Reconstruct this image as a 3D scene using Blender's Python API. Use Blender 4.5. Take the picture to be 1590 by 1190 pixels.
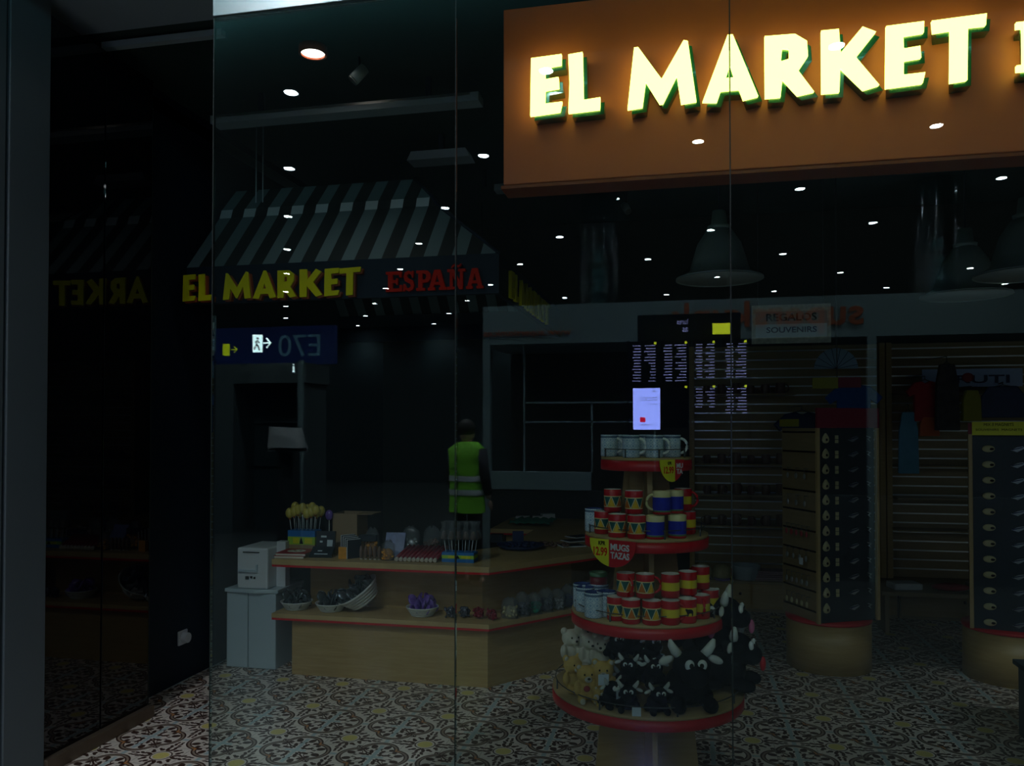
import bpy, bmesh, math, random
from math import sin, cos, pi, radians, sqrt, atan2
from mathutils import Vector, Matrix
random.seed(7)
for o in list(bpy.data.objects): bpy.data.objects.remove(o)
S = bpy.context.scene
COL = S.collection
# ------------------------------------------------------------------ camera
YAW, PIT, HC, D, FP = radians(12.2), radians(1.0), 1.6, 2.6, 1250.0
SH = 665 - 595 - FP * math.tan(PIT)
cd = bpy.data.cameras.new('camera'); cam = bpy.data.objects.new('camera', cd); COL.objects.link(cam)
cam.location = (0, -D, HC); cam.rotation_euler = (radians(90) + PIT, 0, YAW)
cd.sensor_fit = 'HORIZONTAL'; cd.sensor_width = 36; cd.lens = 36 * FP / 1590
cd.shift_y = SH / 1590; cd.clip_start = 0.05; cd.clip_end = 100
S.camera = cam
# ------------------------------------------------------------------ world, exposure
w = bpy.data.worlds.new('world'); S.world = w; w.use_nodes = True
w.node_tree.nodes['Background'].inputs[0].default_value = (0.35, 0.65, 1, 1)
w.node_tree.nodes['Background'].inputs[1].default_value = 0.004
S.view_settings.view_transform = 'Standard'; S.view_settings.look = 'None'
S.view_settings.gamma = 1; S.view_settings.exposure = 0; S.view_settings.use_curve_mapping = False
# downlights of the concourse: a lattice on its ceiling
LAMP_E, LAMP_COL, CEIL_C = 95.0, (0.86, 0.95, 1.0), 4.6
LATT = [(-3.435 + 2.3 * i - 1.03 * j, -(3.956 + 0.05 * i + 1.93 * j)) for j in range(-1, 9) for i in range(-2, 4 if j < 2 else 9)]
LATT = [p for p in LATT if not (-1.4 < p[0] < 1.4 and p[1] > -3)]

cv = bpy.data.lights.new('added_ceiling_fill', 'AREA'); cv.shape = 'RECTANGLE'; cv.size = 12; cv.size_y = 0.3; cv.energy = 110; cv.color = (0.32, 0.9, 1.0)  # added fill light, brightens the concourse ceiling that the panes reflect
o = bpy.data.objects.new('added_ceiling_fill', cv); COL.objects.link(o); o.location = (-1, -2.2, 3.9); o.rotation_euler = (radians(180 - 25), 0, 0)

# ------------------------------------------------------------------ pixel to place
def ray(u, v):
    x = (u - 795) / FP; y = -(v - 595 - SH) / FP
    R = Vector((cos(YAW), sin(YAW), 0)); Fh = Vector((-sin(YAW), cos(YAW), 0)); U = Vector((0, 0, 1))
    return R * x + (U * cos(PIT) - Fh * sin(PIT)) * y + Fh * cos(PIT) + U * sin(PIT)
CP = Vector((0, -D, HC))
def onz(u, v, z): r = ray(u, v); return CP + r * ((z - HC) / r.z)
def ony(u, v, y): r = ray(u, v); return CP + r * ((y + D) / r.y)
def onx(u, v, x): r = ray(u, v); return CP + r * (x / r.x)

# ------------------------------------------------------------------ materials
MC = {}
def mat(name, c=(0.5, 0.5, 0.5), r=0.5, metal=0.0, em=None, es=0.0, spec=0.5, var=0.0, vs=30.0, trans=0.0, alpha=1.0, coat=0.0):
    if name in MC: return MC[name]
    m = bpy.data.materials.new(name); m.use_nodes = True; MC[name] = m
    nt = m.node_tree; b = nt.nodes['Principled BSDF']
    b.inputs['Base Color'].default_value = (*c, 1); b.inputs['Roughness'].default_value = r
    b.inputs['Metallic'].default_value = metal; b.inputs['Specular IOR Level'].default_value = spec
    b.inputs['Transmission Weight'].default_value = trans; b.inputs['Alpha'].default_value = alpha
    b.inputs['Coat Weight'].default_value = coat
    if em: b.inputs['Emission Color'].default_value = (*em, 1); b.inputs['Emission Strength'].default_value = es
    if var > 0:
        tc = nt.nodes.new('ShaderNodeTexCoord'); n = nt.nodes.new('ShaderNodeTexNoise'); n.inputs['Scale'].default_value = vs
        mx = nt.nodes.new('ShaderNodeMix'); mx.data_type = 'RGBA'
        nt.links.new(tc.outputs['Object'], n.inputs['Vector']); nt.links.new(n.outputs['Fac'], mx.inputs['Factor'])
        mx.inputs['A'].default_value = (*[k * (1 - var) for k in c], 1); mx.inputs['B'].default_value = (*[min(1, k * (1 + var)) for k in c], 1)
        nt.links.new(mx.outputs['Result'], b.inputs['Base Color'])
    return m
def woodmat(name, c1, c2, r=0.4, scale=(3, 3, 30)):
    m = mat(name, c1, r); nt = m.node_tree; b = nt.nodes['Principled BSDF']
    tc = nt.nodes.new('ShaderNodeTexCoord'); mp = nt.nodes.new('ShaderNodeMapping'); mp.inputs['Scale'].default_value = scale
    n = nt.nodes.new('ShaderNodeTexNoise'); n.inputs['Scale'].default_value = 2.0; n.inputs['Detail'].default_value = 6; n.inputs['Distortion'].default_value = 0.6
    cr = nt.nodes.new('ShaderNodeValToRGB'); cr.color_ramp.elements[0].position = 0.35; cr.color_ramp.elements[1].position = 0.7
    cr.color_ramp.elements[0].color = (*c2, 1); cr.color_ramp.elements[1].color = (*c1, 1)
    nt.links.new(tc.outputs['Object'], mp.inputs['Vector']); nt.links.new(mp.outputs[0], n.inputs['Vector'])
    nt.links.new(n.outputs['Fac'], cr.inputs[0]); nt.links.new(cr.outputs[0], b.inputs['Base Color'])
    return m
class N:                                     # small expression builder for math nodes
    nt = None
    def __init__(s, sock): s.s = sock
    @staticmethod
    def op(o, a, b=None, c=None):
        n = N.nt.nodes.new('ShaderNodeMath'); n.operation = o
        for i, x in enumerate((a, b, c)):
            if x is None: continue
            if isinstance(x, N): N.nt.links.new(x.s, n.inputs[i])
            else: n.inputs[i].default_value = x
        return N(n.outputs[0])
    def __add__(s, o): return N.op('ADD', s, o)
    def __sub__(s, o): return N.op('SUBTRACT', s, o)
    def __mul__(s, o): return N.op('MULTIPLY', s, o)
    def __truediv__(s, o): return N.op('DIVIDE', s, o)
    def abs(s): return N.op('ABSOLUTE', s)
    def lt(s, o): return N.op('LESS_THAN', s, o)
    def gt(s, o): return N.op('GREATER_THAN', s, o)
def nmin(a, b): return N.op('MINIMUM', a, b)
def nmax(a, b): return N.op('MAXIMUM', a, b)
def nlen(a, b): return N.op('SQRT', a * a + b * b)
def nmix(nt, f, a, b):
    m = nt.nodes.new('ShaderNodeMix'); m.data_type = 'RGBA'
    if isinstance(f, N): nt.links.new(f.s, m.inputs['Factor'])
    else: m.inputs['Factor'].default_value = f
    for k, x in (('A', a), ('B', b)):
        if isinstance(x, tuple): m.inputs[k].default_value = (*x, 1)
        else: nt.links.new(x, m.inputs[k])
    return m.outputs['Result']

def tile_material():
    m = mat('encaustic_tile', (0.5, 0.45, 0.4), 0.32); nt = m.node_tree; N.nt = nt; b = nt.nodes['Principled BSDF']
    tc = nt.nodes.new('ShaderNodeTexCoord'); sp = nt.nodes.new('ShaderNodeSeparateXYZ'); nt.links.new(tc.outputs['Object'], sp.inputs[0])
    P = 0.4055
    X = N(sp.outputs[0]); Y = N(sp.outputs[1])
    u = N.op('WRAP', (X + 0.89) / P - 0.5, 0.5, -0.5); v = N.op('WRAP', (Y - 1.313) / P - 0.5, 0.5, -0.5)
    a = u.abs(); c = v.abs(); x = nmax(a, c); y = nmin(a, c)          # eightfold, seen from the quatrefoil centre
    d = nlen(x - 0.195, y) - 0.255
    xc = N.op('SUBTRACT', 0.5, a); yc = N.op('SUBTRACT', 0.5, c)       # seen from the yellow medallion
    rc = nlen(xc, yc); X2 = nmax(xc, yc); Y2 = nmin(xc, yc)
    def ell(px, py, cx, cy, rx, ry, ang=0.0):
        dx = px - cx; dy = py - cy; ca, sa = cos(ang), sin(ang)
        return nlen((dx * ca + dy * sa) / rx, (dy * ca - dx * sa) / ry).lt(1.0)
    def band(q, lo, hi): return q.gt(lo) * q.lt(hi)
    dark = band(d, -0.021, 0.0)
    dark = nmax(dark, band(d, -0.064, -0.046))
    for e in [(0.30, 0.085, 0.052, 0.034, 0.3), (0.155, 0.07, 0.050, 0.020, 0.35), (0.225, 0.165, 0.030, 0.030, 0.78),
              (0.085, 0.06, 0.030, 0.014, 0.78), (0.235, 0.035, 0.022, 0.012, 0.2)]:
        dark = nmax(dark, ell(x, y, e[0], e[1], e[2] * 1.1, e[3] * 1.25, e[4]))
    arc = band(nlen(x - 0.235, y - 0.10), 0.062, 0.074) * x.lt(0.25)
    dark = nmax(dark, arc * d.lt(-0.065))
    tw = (u * v).lt(0.0)                                               # arrows cross the outline on one diagonal only
    bar = nmax((x - y).lt(0.017) * band(x, 0.10, 0.30), nmax((x - y).lt(0.045) * band(x, 0.10, 0.125), (x - y).lt(0.055) * band(x, 0.285, 0.305)))
    dark = nmax(dark, bar * tw)
    out = d.gt(0.022)
    leaf = band(rc, 0.116, 0.132)
    for e in [(0.175, 0.03, 0.040, 0.018, 0.5), (0.165, 0.095, 0.030, 0.022, 0.9), (0.225, 0.040, 0.030, 0.016, -0.4),
              (0.28, 0.045, 0.034, 0.016, 0.6), (0.34, 0.03, 0.034, 0.014, 0.35), (0.40, 0.028, 0.026, 0.013, 0.2), (0.19, 0.135, 0.02, 0.014, 0.78)]:
        leaf = nmax(leaf, ell(X2, Y2, e[0], e[1], e[2] * 1.15, e[3] * 1.35, e[4]))
    dark = nmax(dark, leaf * out)
    cross = y.lt(0.026) * (nmax(x.lt(0.14), x.gt(0.455)))
    cross = nmax(cross, a.lt(0.028) * nmax(c.lt(0.36), c.gt(0.455)))
    yel = rc.lt(0.095)
    diag = (x - y).lt(0.075) * (u * v).gt(0.0)
    n = nt.nodes.new('ShaderNodeTexNoise'); n.inputs['Scale'].default_value = 3.0
    nt.links.new(tc.outputs['Object'], n.inputs['Vector'])
    col = nmix(nt, N(n.outputs[0]), (0.56, 0.49, 0.43), (0.74, 0.65, 0.58))
    col = nmix(nt, cross, col, (0.37, 0.46, 0.47))
    bcol = nmix(nt, diag, (0.26, 0.20, 0.16), (0.50, 0.20, 0.06))
    col = nmix(nt, band(d, -0.048, -0.016), col, bcol)
    col = nmix(nt, yel, col, (0.60, 0.50, 0.16))
    col = nmix(nt, dark, col, (0.055, 0.028, 0.022))
    g = N(n.outputs[0])
    gu = N.op('WRAP', (X + 0.89) / (P / 2), 0.5, -0.5).abs(); gv = N.op('WRAP', (Y - 1.313) / (P / 2), 0.5, -0.5).abs()
    col = nmix(nt, nmax(gu.gt(0.494), gv.gt(0.494)), col, (0.24, 0.21, 0.19))
    nt.links.new(col, b.inputs['Base Color']); b.inputs['Specular IOR Level'].default_value = 0.3
    return m
def glass_material(name='pane_glass', tint=(0.915, 0.975, 0.955), ior=1.52):
    m = bpy.data.materials.new(name); m.use_nodes = True; nt = m.node_tree; MC[name] = m
    for n in list(nt.nodes): nt.nodes.remove(n)
    o = nt.nodes.new('ShaderNodeOutputMaterial'); mx = nt.nodes.new('ShaderNodeMixShader')
    t = nt.nodes.new('ShaderNodeBsdfTransparent'); t.inputs[0].default_value = (*tint, 1)
    g = nt.nodes.new('ShaderNodeBsdfGlossy'); g.inputs['Roughness'].default_value = 0.0; g.inputs['Color'].default_value = (0.9, 1, 1, 1)
    f = nt.nodes.new('ShaderNodeFresnel'); f.inputs['IOR'].default_value = ior
    nt.links.new(f.outputs[0], mx.inputs[0]); nt.links.new(t.outputs[0], mx.inputs[1]); nt.links.new(g.outputs[0], mx.inputs[2])
    nt.links.new(mx.outputs[0], o.inputs[0]); return m
def clear_plastic():
    m = bpy.data.materials.new('clear_plastic'); m.use_nodes = True; nt = m.node_tree; MC['clear_plastic'] = m
    for n in list(nt.nodes): nt.nodes.remove(n)
    o = nt.nodes.new('ShaderNodeOutputMaterial'); mx = nt.nodes.new('ShaderNodeMixShader')
    t = nt.nodes.new('ShaderNodeBsdfTransparent'); p = nt.nodes.new('ShaderNodeBsdfPrincipled')
    p.inputs['Base Color'].default_value = (0.16, 0.19, 0.2, 1); p.inputs['Roughness'].default_value = 0.15
    mx.inputs[0].default_value = 0.38
    nt.links.new(t.outputs[0], mx.inputs[1]); nt.links.new(p.outputs[0], mx.inputs[2]); nt.links.new(mx.outputs[0], o.inputs[0]); return m
def zigzag_material():
    m = mat('zigzag_glaze', (0.5, 0.02, 0.02), 0.2); nt = m.node_tree; N.nt = nt; b = nt.nodes['Principled BSDF']
    tc = nt.nodes.new('ShaderNodeTexCoord'); sp = nt.nodes.new('ShaderNodeSeparateXYZ'); nt.links.new(tc.outputs['Object'], sp.inputs[0])
    x, y, z = (N(sp.outputs[i]) for i in range(3))
    ang = N.op('ARCTAN2', y, x) / (2 * pi)
    t = N.op('WRAP', ang * 6.0, 0.5, -0.5).abs() * 2.0              # 0 at a peak's axis, 1 between
    h = (z - 0.024) / 0.034                                          # 0..1 in the zigzag zone
    peak = N.op('SUBTRACT', 1.0, t)
    e = peak * 1.35 - h
    alt = N.op('WRAP', ang * 3.0, 0.5, -0.5).abs().lt(0.25)
    col = nmix(nt, alt, (0.62, 0.16, 0.02), (0.80, 0.48, 0.03))
    col = nmix(nt, e.lt(0.32), col, (0.10, 0.02, 0.0))
    col = nmix(nt, e.lt(0.24), col, (0.82, 0.72, 0.38))
    col = nmix(nt, e.lt(0.0), col, (0.02, 0.11, 0.10))
    red = nmax(z.lt(0.022), z.gt(0.066))
    cream = nmax(z.gt(0.0635) * z.lt(0.067), z.gt(0.020) * z.lt(0.0235))
    col = nmix(nt, red, col, (0.55, 0.012, 0.018)); col = nmix(nt, cream, col, (0.8, 0.68, 0.3))
    nt.links.new(col, b.inputs['Base Color']); return m
def bluetile_material():
    m = mat('blue_tile_glaze', (0.4, 0.55, 0.7), 0.2); nt = m.node_tree; N.nt = nt; b = nt.nodes['Principled BSDF']
    tc = nt.nodes.new('ShaderNodeTexCoord'); sp = nt.nodes.new('ShaderNodeSeparateXYZ'); nt.links.new(tc.outputs['Object'], sp.inputs[0])
    x, y, z = (N(sp.outputs[i]) for i in range(3))
    ang = N.op('ARCTAN2', y, x) / (2 * pi)
    a = N.op('WRAP', ang * 9.0, 0.5, -0.5); c = N.op('WRAP', z / 0.024, 0.5, -0.5)
    r = nlen(a, c)
    col = nmix(nt, nmax(r.lt(0.2), r.gt(0.36) * r.lt(0.47)), (0.62, 0.72, 0.80), (0.30, 0.45, 0.62))
    col = nmix(nt, z.gt(0.080) * z.lt(0.089), col, (0.09, 0.15, 0.24))
    nt.links.new(col, b.inputs['Base Color']); return m
M = dict(
    tile=tile_material(), glass=glass_material(), plastic=clear_plastic(), zig=zigzag_material(), btile=bluetile_material(),
    wood=woodmat('beech_laminate', (0.42, 0.29, 0.12), (0.36, 0.24, 0.09), 0.4),
    woodlight=woodmat('light_beech_edge', (0.50, 0.36, 0.16), (0.43, 0.30, 0.13), 0.4, (3, 3, 3)),
    rededge=mat('red_edge', (0.55, 0.012, 0.02), 0.35, var=0.05),
    black=mat('black_paint', (0.010, 0.020, 0.036), 0.6, spec=0.2, var=0.1),
    shopceil=mat('dark_ceiling', (0.035, 0.06, 0.055), 0.85, spec=0.1, var=0.2, vs=2),
    soffit=mat('grey_soffit', (0.30, 0.36, 0.40), 0.8, var=0.1, vs=3),
    blackglass=mat('black_glass', (0.003, 0.004, 0.006), 0.02, spec=0.5),
    steel=mat('brushed_steel', (0.45, 0.48, 0.5), 0.28, 1.0, var=0.06, vs=6),
    columngrey=mat('grey_cladding', (0.085, 0.105, 0.12), 0.5, 0.0, var=0.06, vs=3),
    rail=mat('bronze_rail', (0.16, 0.12, 0.09), 0.4, 0.6, var=0.1),
    greyrail=mat('grey_rail', (0.42, 0.50, 0.52), 0.5, 0.2, var=0.05),
    silicone=mat('dark_silicone', (0.008, 0.014, 0.012), 0.3, var=0.1),
    white=mat('white_paint', (0.62, 0.66, 0.68), 0.45, var=0.03),
    cream=mat('cream_enamel', (0.72, 0.68, 0.6), 0.4, var=0.03),
    whitecab=mat('white_cabinet', (0.45, 0.55, 0.60), 0.35, var=0.05, vs=4),
    pendant=mat('grey_enamel', (0.40, 0.50, 0.47), 0.3, 0.4, var=0.05),
    orange=mat('orange_panel', (0.64, 0.15, 0.06), 0.55, var=0.04, vs=2),
    yel=mat('yellow_acrylic', (0.85, 0.76, 0.01), 0.5, spec=0.1, var=0.03),
    redl=mat('red_acrylic', (0.65, 0.02, 0.008), 0.6, spec=0.05, var=0.03),
    orangered=mat('rust_side', (0.35, 0.07, 0.02), 0.5),
    yellow=mat('yellow_card', (0.72, 0.70, 0.02), 0.5), red=mat('red_glaze', (0.55, 0.012, 0.018), 0.22),
    yellowg=mat('yellow_glaze', (0.78, 0.60, 0.03), 0.22), blue=mat('blue_glaze', (0.02, 0.03, 0.42), 0.2, var=0.25, vs=60),
    creamg=mat('cream_glaze', (0.78, 0.70, 0.35), 0.22), greeng=mat('green_glaze', (0.08, 0.20, 0.09), 0.25),
    navy=mat('navy_glaze', (0.02, 0.05, 0.2), 0.2), whiteg=mat('white_glaze', (0.85, 0.9, 0.92), 0.2),
    plushblack=mat('black_plush', (0.004, 0.006, 0.009), 0.95, spec=0.05, var=0.3, vs=120),
    plushhorn=mat('ivory_felt', (0.62, 0.66, 0.62), 0.9, var=0.05), eye=mat('white_eye', (0.85, 0.88, 0.88), 0.3), pupil=mat('black_eye', (0.004, 0.004, 0.004), 0.15),
    bear=mat('yellow_plush', (0.60, 0.40, 0.12), 0.95, spec=0.1, var=0.15, vs=120), bearwhite=mat('cream_plush', (0.55, 0.52, 0.42), 0.95, spec=0.1, var=0.12, vs=120),
    tag=mat('white_card_tag', (0.62, 0.72, 0.78), 0.5), pink=mat('pink_felt', (0.6, 0.15, 0.3), 0.8),
    wire=mat('dark_wire', (0.10, 0.11, 0.11), 0.35, 0.7), wicker=mat('white_wicker', (0.55, 0.58, 0.55), 0.7, var=0.25, vs=90),
    slat=woodmat('slat_wood', (0.30, 0.22, 0.11), (0.26, 0.19, 0.09), 0.5, (2, 2, 20)), alu=mat('aluminium', (0.6, 0.62, 0.6), 0.3, 1.0, var=0.05),
    cardboard=mat('brown_cardboard', (0.36, 0.25, 0.14), 0.8, var=0.08), darkcard=mat('dark_card', (0.014, 0.024, 0.034), 0.4, var=0.3, vs=40),
    redcard=mat('red_card', (0.35, 0.03, 0.04), 0.5, var=0.1), bluecard=mat('blue_card', (0.02, 0.18, 0.5), 0.5), greencard=mat('lime_card', (0.36, 0.6, 0.05), 0.5),
    lolly=mat('yellow_candy', (0.62, 0.52, 0.10), 0.3, var=0.25, vs=40), stick=mat('white_stick', (0.6, 0.66, 0.66), 0.5), caramel=mat('caramel', (0.45, 0.16, 0.04), 0.3),
    purple=mat('purple_foil', (0.16, 0.08, 0.4), 0.25, var=0.3, vs=60), choc=mat('brown_sweet', (0.15, 0.09, 0.07), 0.4, var=0.2),
    darkred=mat('dark_red_sweet', (0.22, 0.015, 0.03), 0.3, var=0.2, vs=70), green=mat('teal_cloth', (0.02, 0.22, 0.15), 0.8, var=0.2),
    darkblue=mat('dark_blue', (0.01, 0.025, 0.09), 0.5, var=0.3, vs=30), orangec=mat('orange_wrap', (0.7, 0.3, 0.03), 0.3, var=0.4, vs=50),
    silver=mat('silver_trinket', (0.45, 0.48, 0.5), 0.3, 0.8, var=0.2), foil=mat('dark_foil', (0.10, 0.13, 0.15), 0.22, 0.7, var=0.6, vs=50), kraft=mat('olive_cream', (0.50, 0.45, 0.25), 0.5, var=0.2, vs=60),
    tee_blue=mat('blue_cotton', (0.02, 0.10, 0.34), 0.9, var=0.2), tee_light=mat('pale_blue_cotton', (0.10, 0.28, 0.42), 0.9, var=0.2, vs=15),
    tee_red=mat('red_cotton', (0.36, 0.02, 0.03), 0.9, var=0.3, vs=15), tee_orange=mat('orange_cotton', (0.5, 0.10, 0.03), 0.9, var=0.1), tee_yellow=mat('olive_cotton', (0.28, 0.26, 0.04), 0.9, var=0.1),
    hat=mat('steel_blue_paper', (0.32, 0.48, 0.62), 0.6), sweets=mat('mixed_sweets', (0.09, 0.10, 0.13), 0.25, 0.3, var=0.9, vs=50),
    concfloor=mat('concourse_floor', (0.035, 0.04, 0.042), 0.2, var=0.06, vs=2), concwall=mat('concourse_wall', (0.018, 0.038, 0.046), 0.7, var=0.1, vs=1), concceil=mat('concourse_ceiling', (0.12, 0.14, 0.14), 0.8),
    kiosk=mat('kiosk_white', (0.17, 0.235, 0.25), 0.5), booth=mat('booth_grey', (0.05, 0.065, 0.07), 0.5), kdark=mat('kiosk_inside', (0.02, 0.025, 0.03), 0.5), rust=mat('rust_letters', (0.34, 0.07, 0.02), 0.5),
    screenblue=mat('board_screen', (0.002, 0.003, 0.02), 0.2), e70=mat('e70_panel', (0.01, 0.03, 0.16), 0.4, em=(0.01, 0.04, 0.2), es=0.10), skin=mat('skin', (0.5, 0.3, 0.22), 0.5),
    vest=mat('lime_vest', (0.22, 0.62, 0.03), 0.7), reflective=mat('reflective_tape', (0.55, 0.6, 0.62), 0.4), trousers=mat('dark_trousers', (0.01, 0.012, 0.02), 0.8), hair=mat('dark_hair', (0.01, 0.008, 0.006), 0.6),
    faceon=mat('lit_letter_face', (1, 1, 0.5), 0.4, em=(0.95, 1.0, 0.17), es=4.6), letterside=mat('letter_return', (0.01, 0.09, 0.05), 0.1, 0.2, coat=0.6),
    lampdisc=mat('lamp_disc', (1, 1, 1), 0.5, em=(0.86, 0.93, 1.0), es=160.0), shoplamp=mat('shop_lamp_disc', (1, 1, 1), 0.5, em=(1.0, 0.93, 0.88), es=6.0),
    screenwhite=mat('ad_screen', (0.5, 0.5, 0.8), 0.4, em=(0.30, 0.34, 1.0), es=11.0), emwhite=mat('lit_white', (1, 1, 1), 0.4, em=(0.75, 0.95, 1.0), es=9.0),
    emyel=mat('lit_yellow', (1, 0.9, 0.1), 0.4, em=(0.7, 0.75, 0.02), es=4.5), emtext=mat('lit_board_text', (0.7, 0.7, 1), 0.4, em=(0.45, 0.42, 0.9), es=2.6), emred=mat('lit_red', (1, 0, 0.1), 0.4, em=(1.0, 0.01, 0.06), es=4.0),
)
def band_awning():
    m = mat('striped_canvas', (0.5, 0.5, 0.5), 0.7); nt = m.node_tree; N.nt = nt; b = nt.nodes['Principled BSDF']
    tc = nt.nodes.new('ShaderNodeTexCoord'); sp = nt.nodes.new('ShaderNodeSeparateXYZ'); nt.links.new(tc.outputs['Object'], sp.inputs[0])
    x = N(sp.outputs[0]); f = N.op('WRAP', x / 0.172, 1.0, 0.0)   # stripes counted from the awning's left end
    nt.links.new(nmix(nt, f.lt(0.49), (0.008, 0.013, 0.013), (0.14, 0.20, 0.21)), b.inputs['Base Color']); return m
M['awning'] = band_awning()

# ------------------------------------------------------------------ mesh helpers
class B:
    def __init__(s, o=(0, 0, 0)): s.bm = bmesh.new(); s.o = Vector(o); s.mi = 0
    def _v(s, p): return s.bm.verts.new(Vector(p) - s.o)
    def poly(s, pts):
        f = s.bm.faces.new([s._v(p) for p in pts]); f.material_index = s.mi; return f
    def box(s, x0, x1, y0, y1, z0, z1):
        v = [s._v(p) for p in ((x0, y0, z0), (x1, y0, z0), (x1, y1, z0), (x0, y1, z0), (x0, y0, z1), (x1, y0, z1), (x1, y1, z1), (x0, y1, z1))]
        for q in ((3, 2, 1, 0), (4, 5, 6, 7), (0, 1, 5, 4), (1, 2, 6, 5), (2, 3, 7, 6), (3, 0, 4, 7)):
            s.bm.faces.new([v[i] for i in q]).material_index = s.mi
        return s
    def obox(s, c, ax, ay, sz, tilt=None):        # box centred at c (base centre), sizes sz, turned by ax about z
        mt = Matrix.Rotation(ax, 4, 'Z')
        if tilt is not None: mt = mt @ tilt
        c = Vector(c); sx, sy, h = sz
        v = []
        for z in (0, h):
            for x, y in ((-1, -1), (1, -1), (1, 1), (-1, 1)):
                v.append(s._v(c + mt @ Vector((x * sx / 2, y * sy / 2, z))))
        for q in ((3, 2, 1, 0), (4, 5, 6, 7), (0, 1, 5, 4), (1, 2, 6, 5), (2, 3, 7, 6), (3, 0, 4, 7)):
            s.bm.faces.new([v[i] for i in q]).material_index = s.mi
        return s
    def prism(s, pts, z0, z1):                     # plan polygon (counter-clockwise) extruded
        a = [s._v((p[0], p[1], z0)) for p in pts]; b = [s._v((p[0], p[1], z1)) for p in pts]; n = len(pts)
        s.bm.faces.new(a[::-1]).material_index = s.mi; s.bm.faces.new(b).material_index = s.mi
        for i in range(n): s.bm.faces.new((a[i], a[(i + 1) % n], b[(i + 1) % n], b[i])).material_index = s.mi
        return s
    def vprism(s, pts, y0, y1):                    # polygon in x,z extruded along y
        a = [s._v((p[0], y0, p[1])) for p in pts]; b = [s._v((p[0], y1, p[1])) for p in pts]; n = len(pts)
        s.bm.faces.new(a).material_index = s.mi; s.bm.faces.new(b[::-1]).material_index = s.mi
        for i in range(n): s.bm.faces.new((a[(i + 1) % n], a[i], b[i], b[(i + 1) % n])).material_index = s.mi
        return s
    def lathe(s, prof, c=(0, 0, 0), n=24, mats=None, close=True):
        rings = []; c = Vector(c)
        for r, z in prof: rings.append([s._v(c + Vector((max(r, 1e-4) * cos(2 * pi * i / n), max(r, 1e-4) * sin(2 * pi * i / n), z))) for i in range(n)])
        for k in range(len(prof) - 1):
            for i in range(n):
                f = s.bm.faces.new((rings[k][i], rings[k][(i + 1) % n], rings[k + 1][(i + 1) % n], rings[k + 1][i])); f.smooth = True
                f.material_index = mats[k] if mats else s.mi
        if close:
            s.bm.faces.new(rings[0][::-1]).material_index = s.mi; s.bm.faces.new(rings[-1]).material_index = s.mi
        return s
    def tube(s, pts, r, n=8, closed=False):
        pts = [Vector(p) for p in pts]; rings = []; up = Vector((0, 0, 1)); m = len(pts)
        rr = r if isinstance(r, (list, tuple)) else [r] * m
        for i, p in enumerate(pts):
            a = pts[(i - 1) % m] if (closed or i > 0) else p; b = pts[(i + 1) % m] if (closed or i < m - 1) else p
            t = (b - a).normalized(); u = t.cross(up)
            if u.length < 1e-3: u = t.cross(Vector((1, 0, 0)))
            u.normalize(); v = u.cross(t)
            rings.append([s._v(p + (u * cos(2 * pi * k / n) + v * sin(2 * pi * k / n)) * rr[i]) for k in range(n)])
        for i in range(m if closed else m - 1):
            A, C = rings[i], rings[(i + 1) % m]
            for k in range(n):
                f = s.bm.faces.new((A[k], C[k], C[(k + 1) % n], A[(k + 1) % n])); f.smooth = True; f.material_index = s.mi
        if not closed: s.bm.faces.new(rings[0]); s.bm.faces.new(rings[-1][::-1])
        return s
    def ell(s, c, r, seg=16, rot=None, rings=10):
        c = Vector(c); r = (r, r, r) if isinstance(r, (int, float)) else r
        mt = Matrix.Translation(c - s.o) @ (rot.to_4x4() if rot else Matrix.Identity(4)) @ Matrix.Diagonal((*r, 1))
        g = bmesh.ops.create_uvsphere(s.bm, u_segments=seg, v_segments=rings, radius=1, matrix=mt)
        for v in g['verts']:
            for f in v.link_faces: f.smooth = True; f.material_index = s.mi
        return s
    def mesh(s, me, mt=None):
        n0 = len(s.bm.verts); s.bm.from_mesh(me)
        s.bm.verts.ensure_lookup_table()
        for v in s.bm.verts[n0:]:
            v.co = ((mt @ v.co) if mt else v.co) - s.o
        return s
def P(o, **k):
    for a, b in k.items():
        if b is not None: o[a] = b
    return o
def thing(name, loc, label, cat, group=None, rz=0, scale=None):
    o = bpy.data.objects.new(name, None); COL.objects.link(o); o.location = loc; o.rotation_euler = (0, 0, rz); o.empty_display_size = 0.1
    if scale: o.scale = (scale,) * 3
    return P(o, label=label, category=cat, group=group)
def fin(b, name, mats, parent=None, label=None, cat=None, group=None, kind=None, bevel=0, seg=2):
    bm = b.bm; bmesh.ops.recalc_face_normals(bm, faces=bm.faces)
    loc = Vector((0, 0, 0))
    if parent is None:
        vs = [v.co for v in bm.verts]; loc = Vector(((min(v.x for v in vs) + max(v.x for v in vs)) / 2, (min(v.y for v in vs) + max(v.y for v in vs)) / 2, min(v.z for v in vs)))
        if kind == 'structure': loc = Vector((0, 0, 0))
        for v in bm.verts: v.co -= loc
    me = bpy.data.meshes.new(name); bm.to_mesh(me); bm.free()
    for m in (mats if isinstance(mats, (list, tuple)) else [mats]): me.materials.append(M[m] if isinstance(m, str) else m)
    o = bpy.data.objects.new(name, me); COL.objects.link(o)
    if parent is not None: o.parent = parent
    else: o.location = loc + b.o
    if bevel:
        md = o.modifiers.new('bevel', 'BEVEL'); md.width = bevel; md.segments = seg; md.limit_method = 'ANGLE'; md.angle_limit = radians(40)
    return P(o, label=label, category=cat, group=group, kind=kind)
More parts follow.
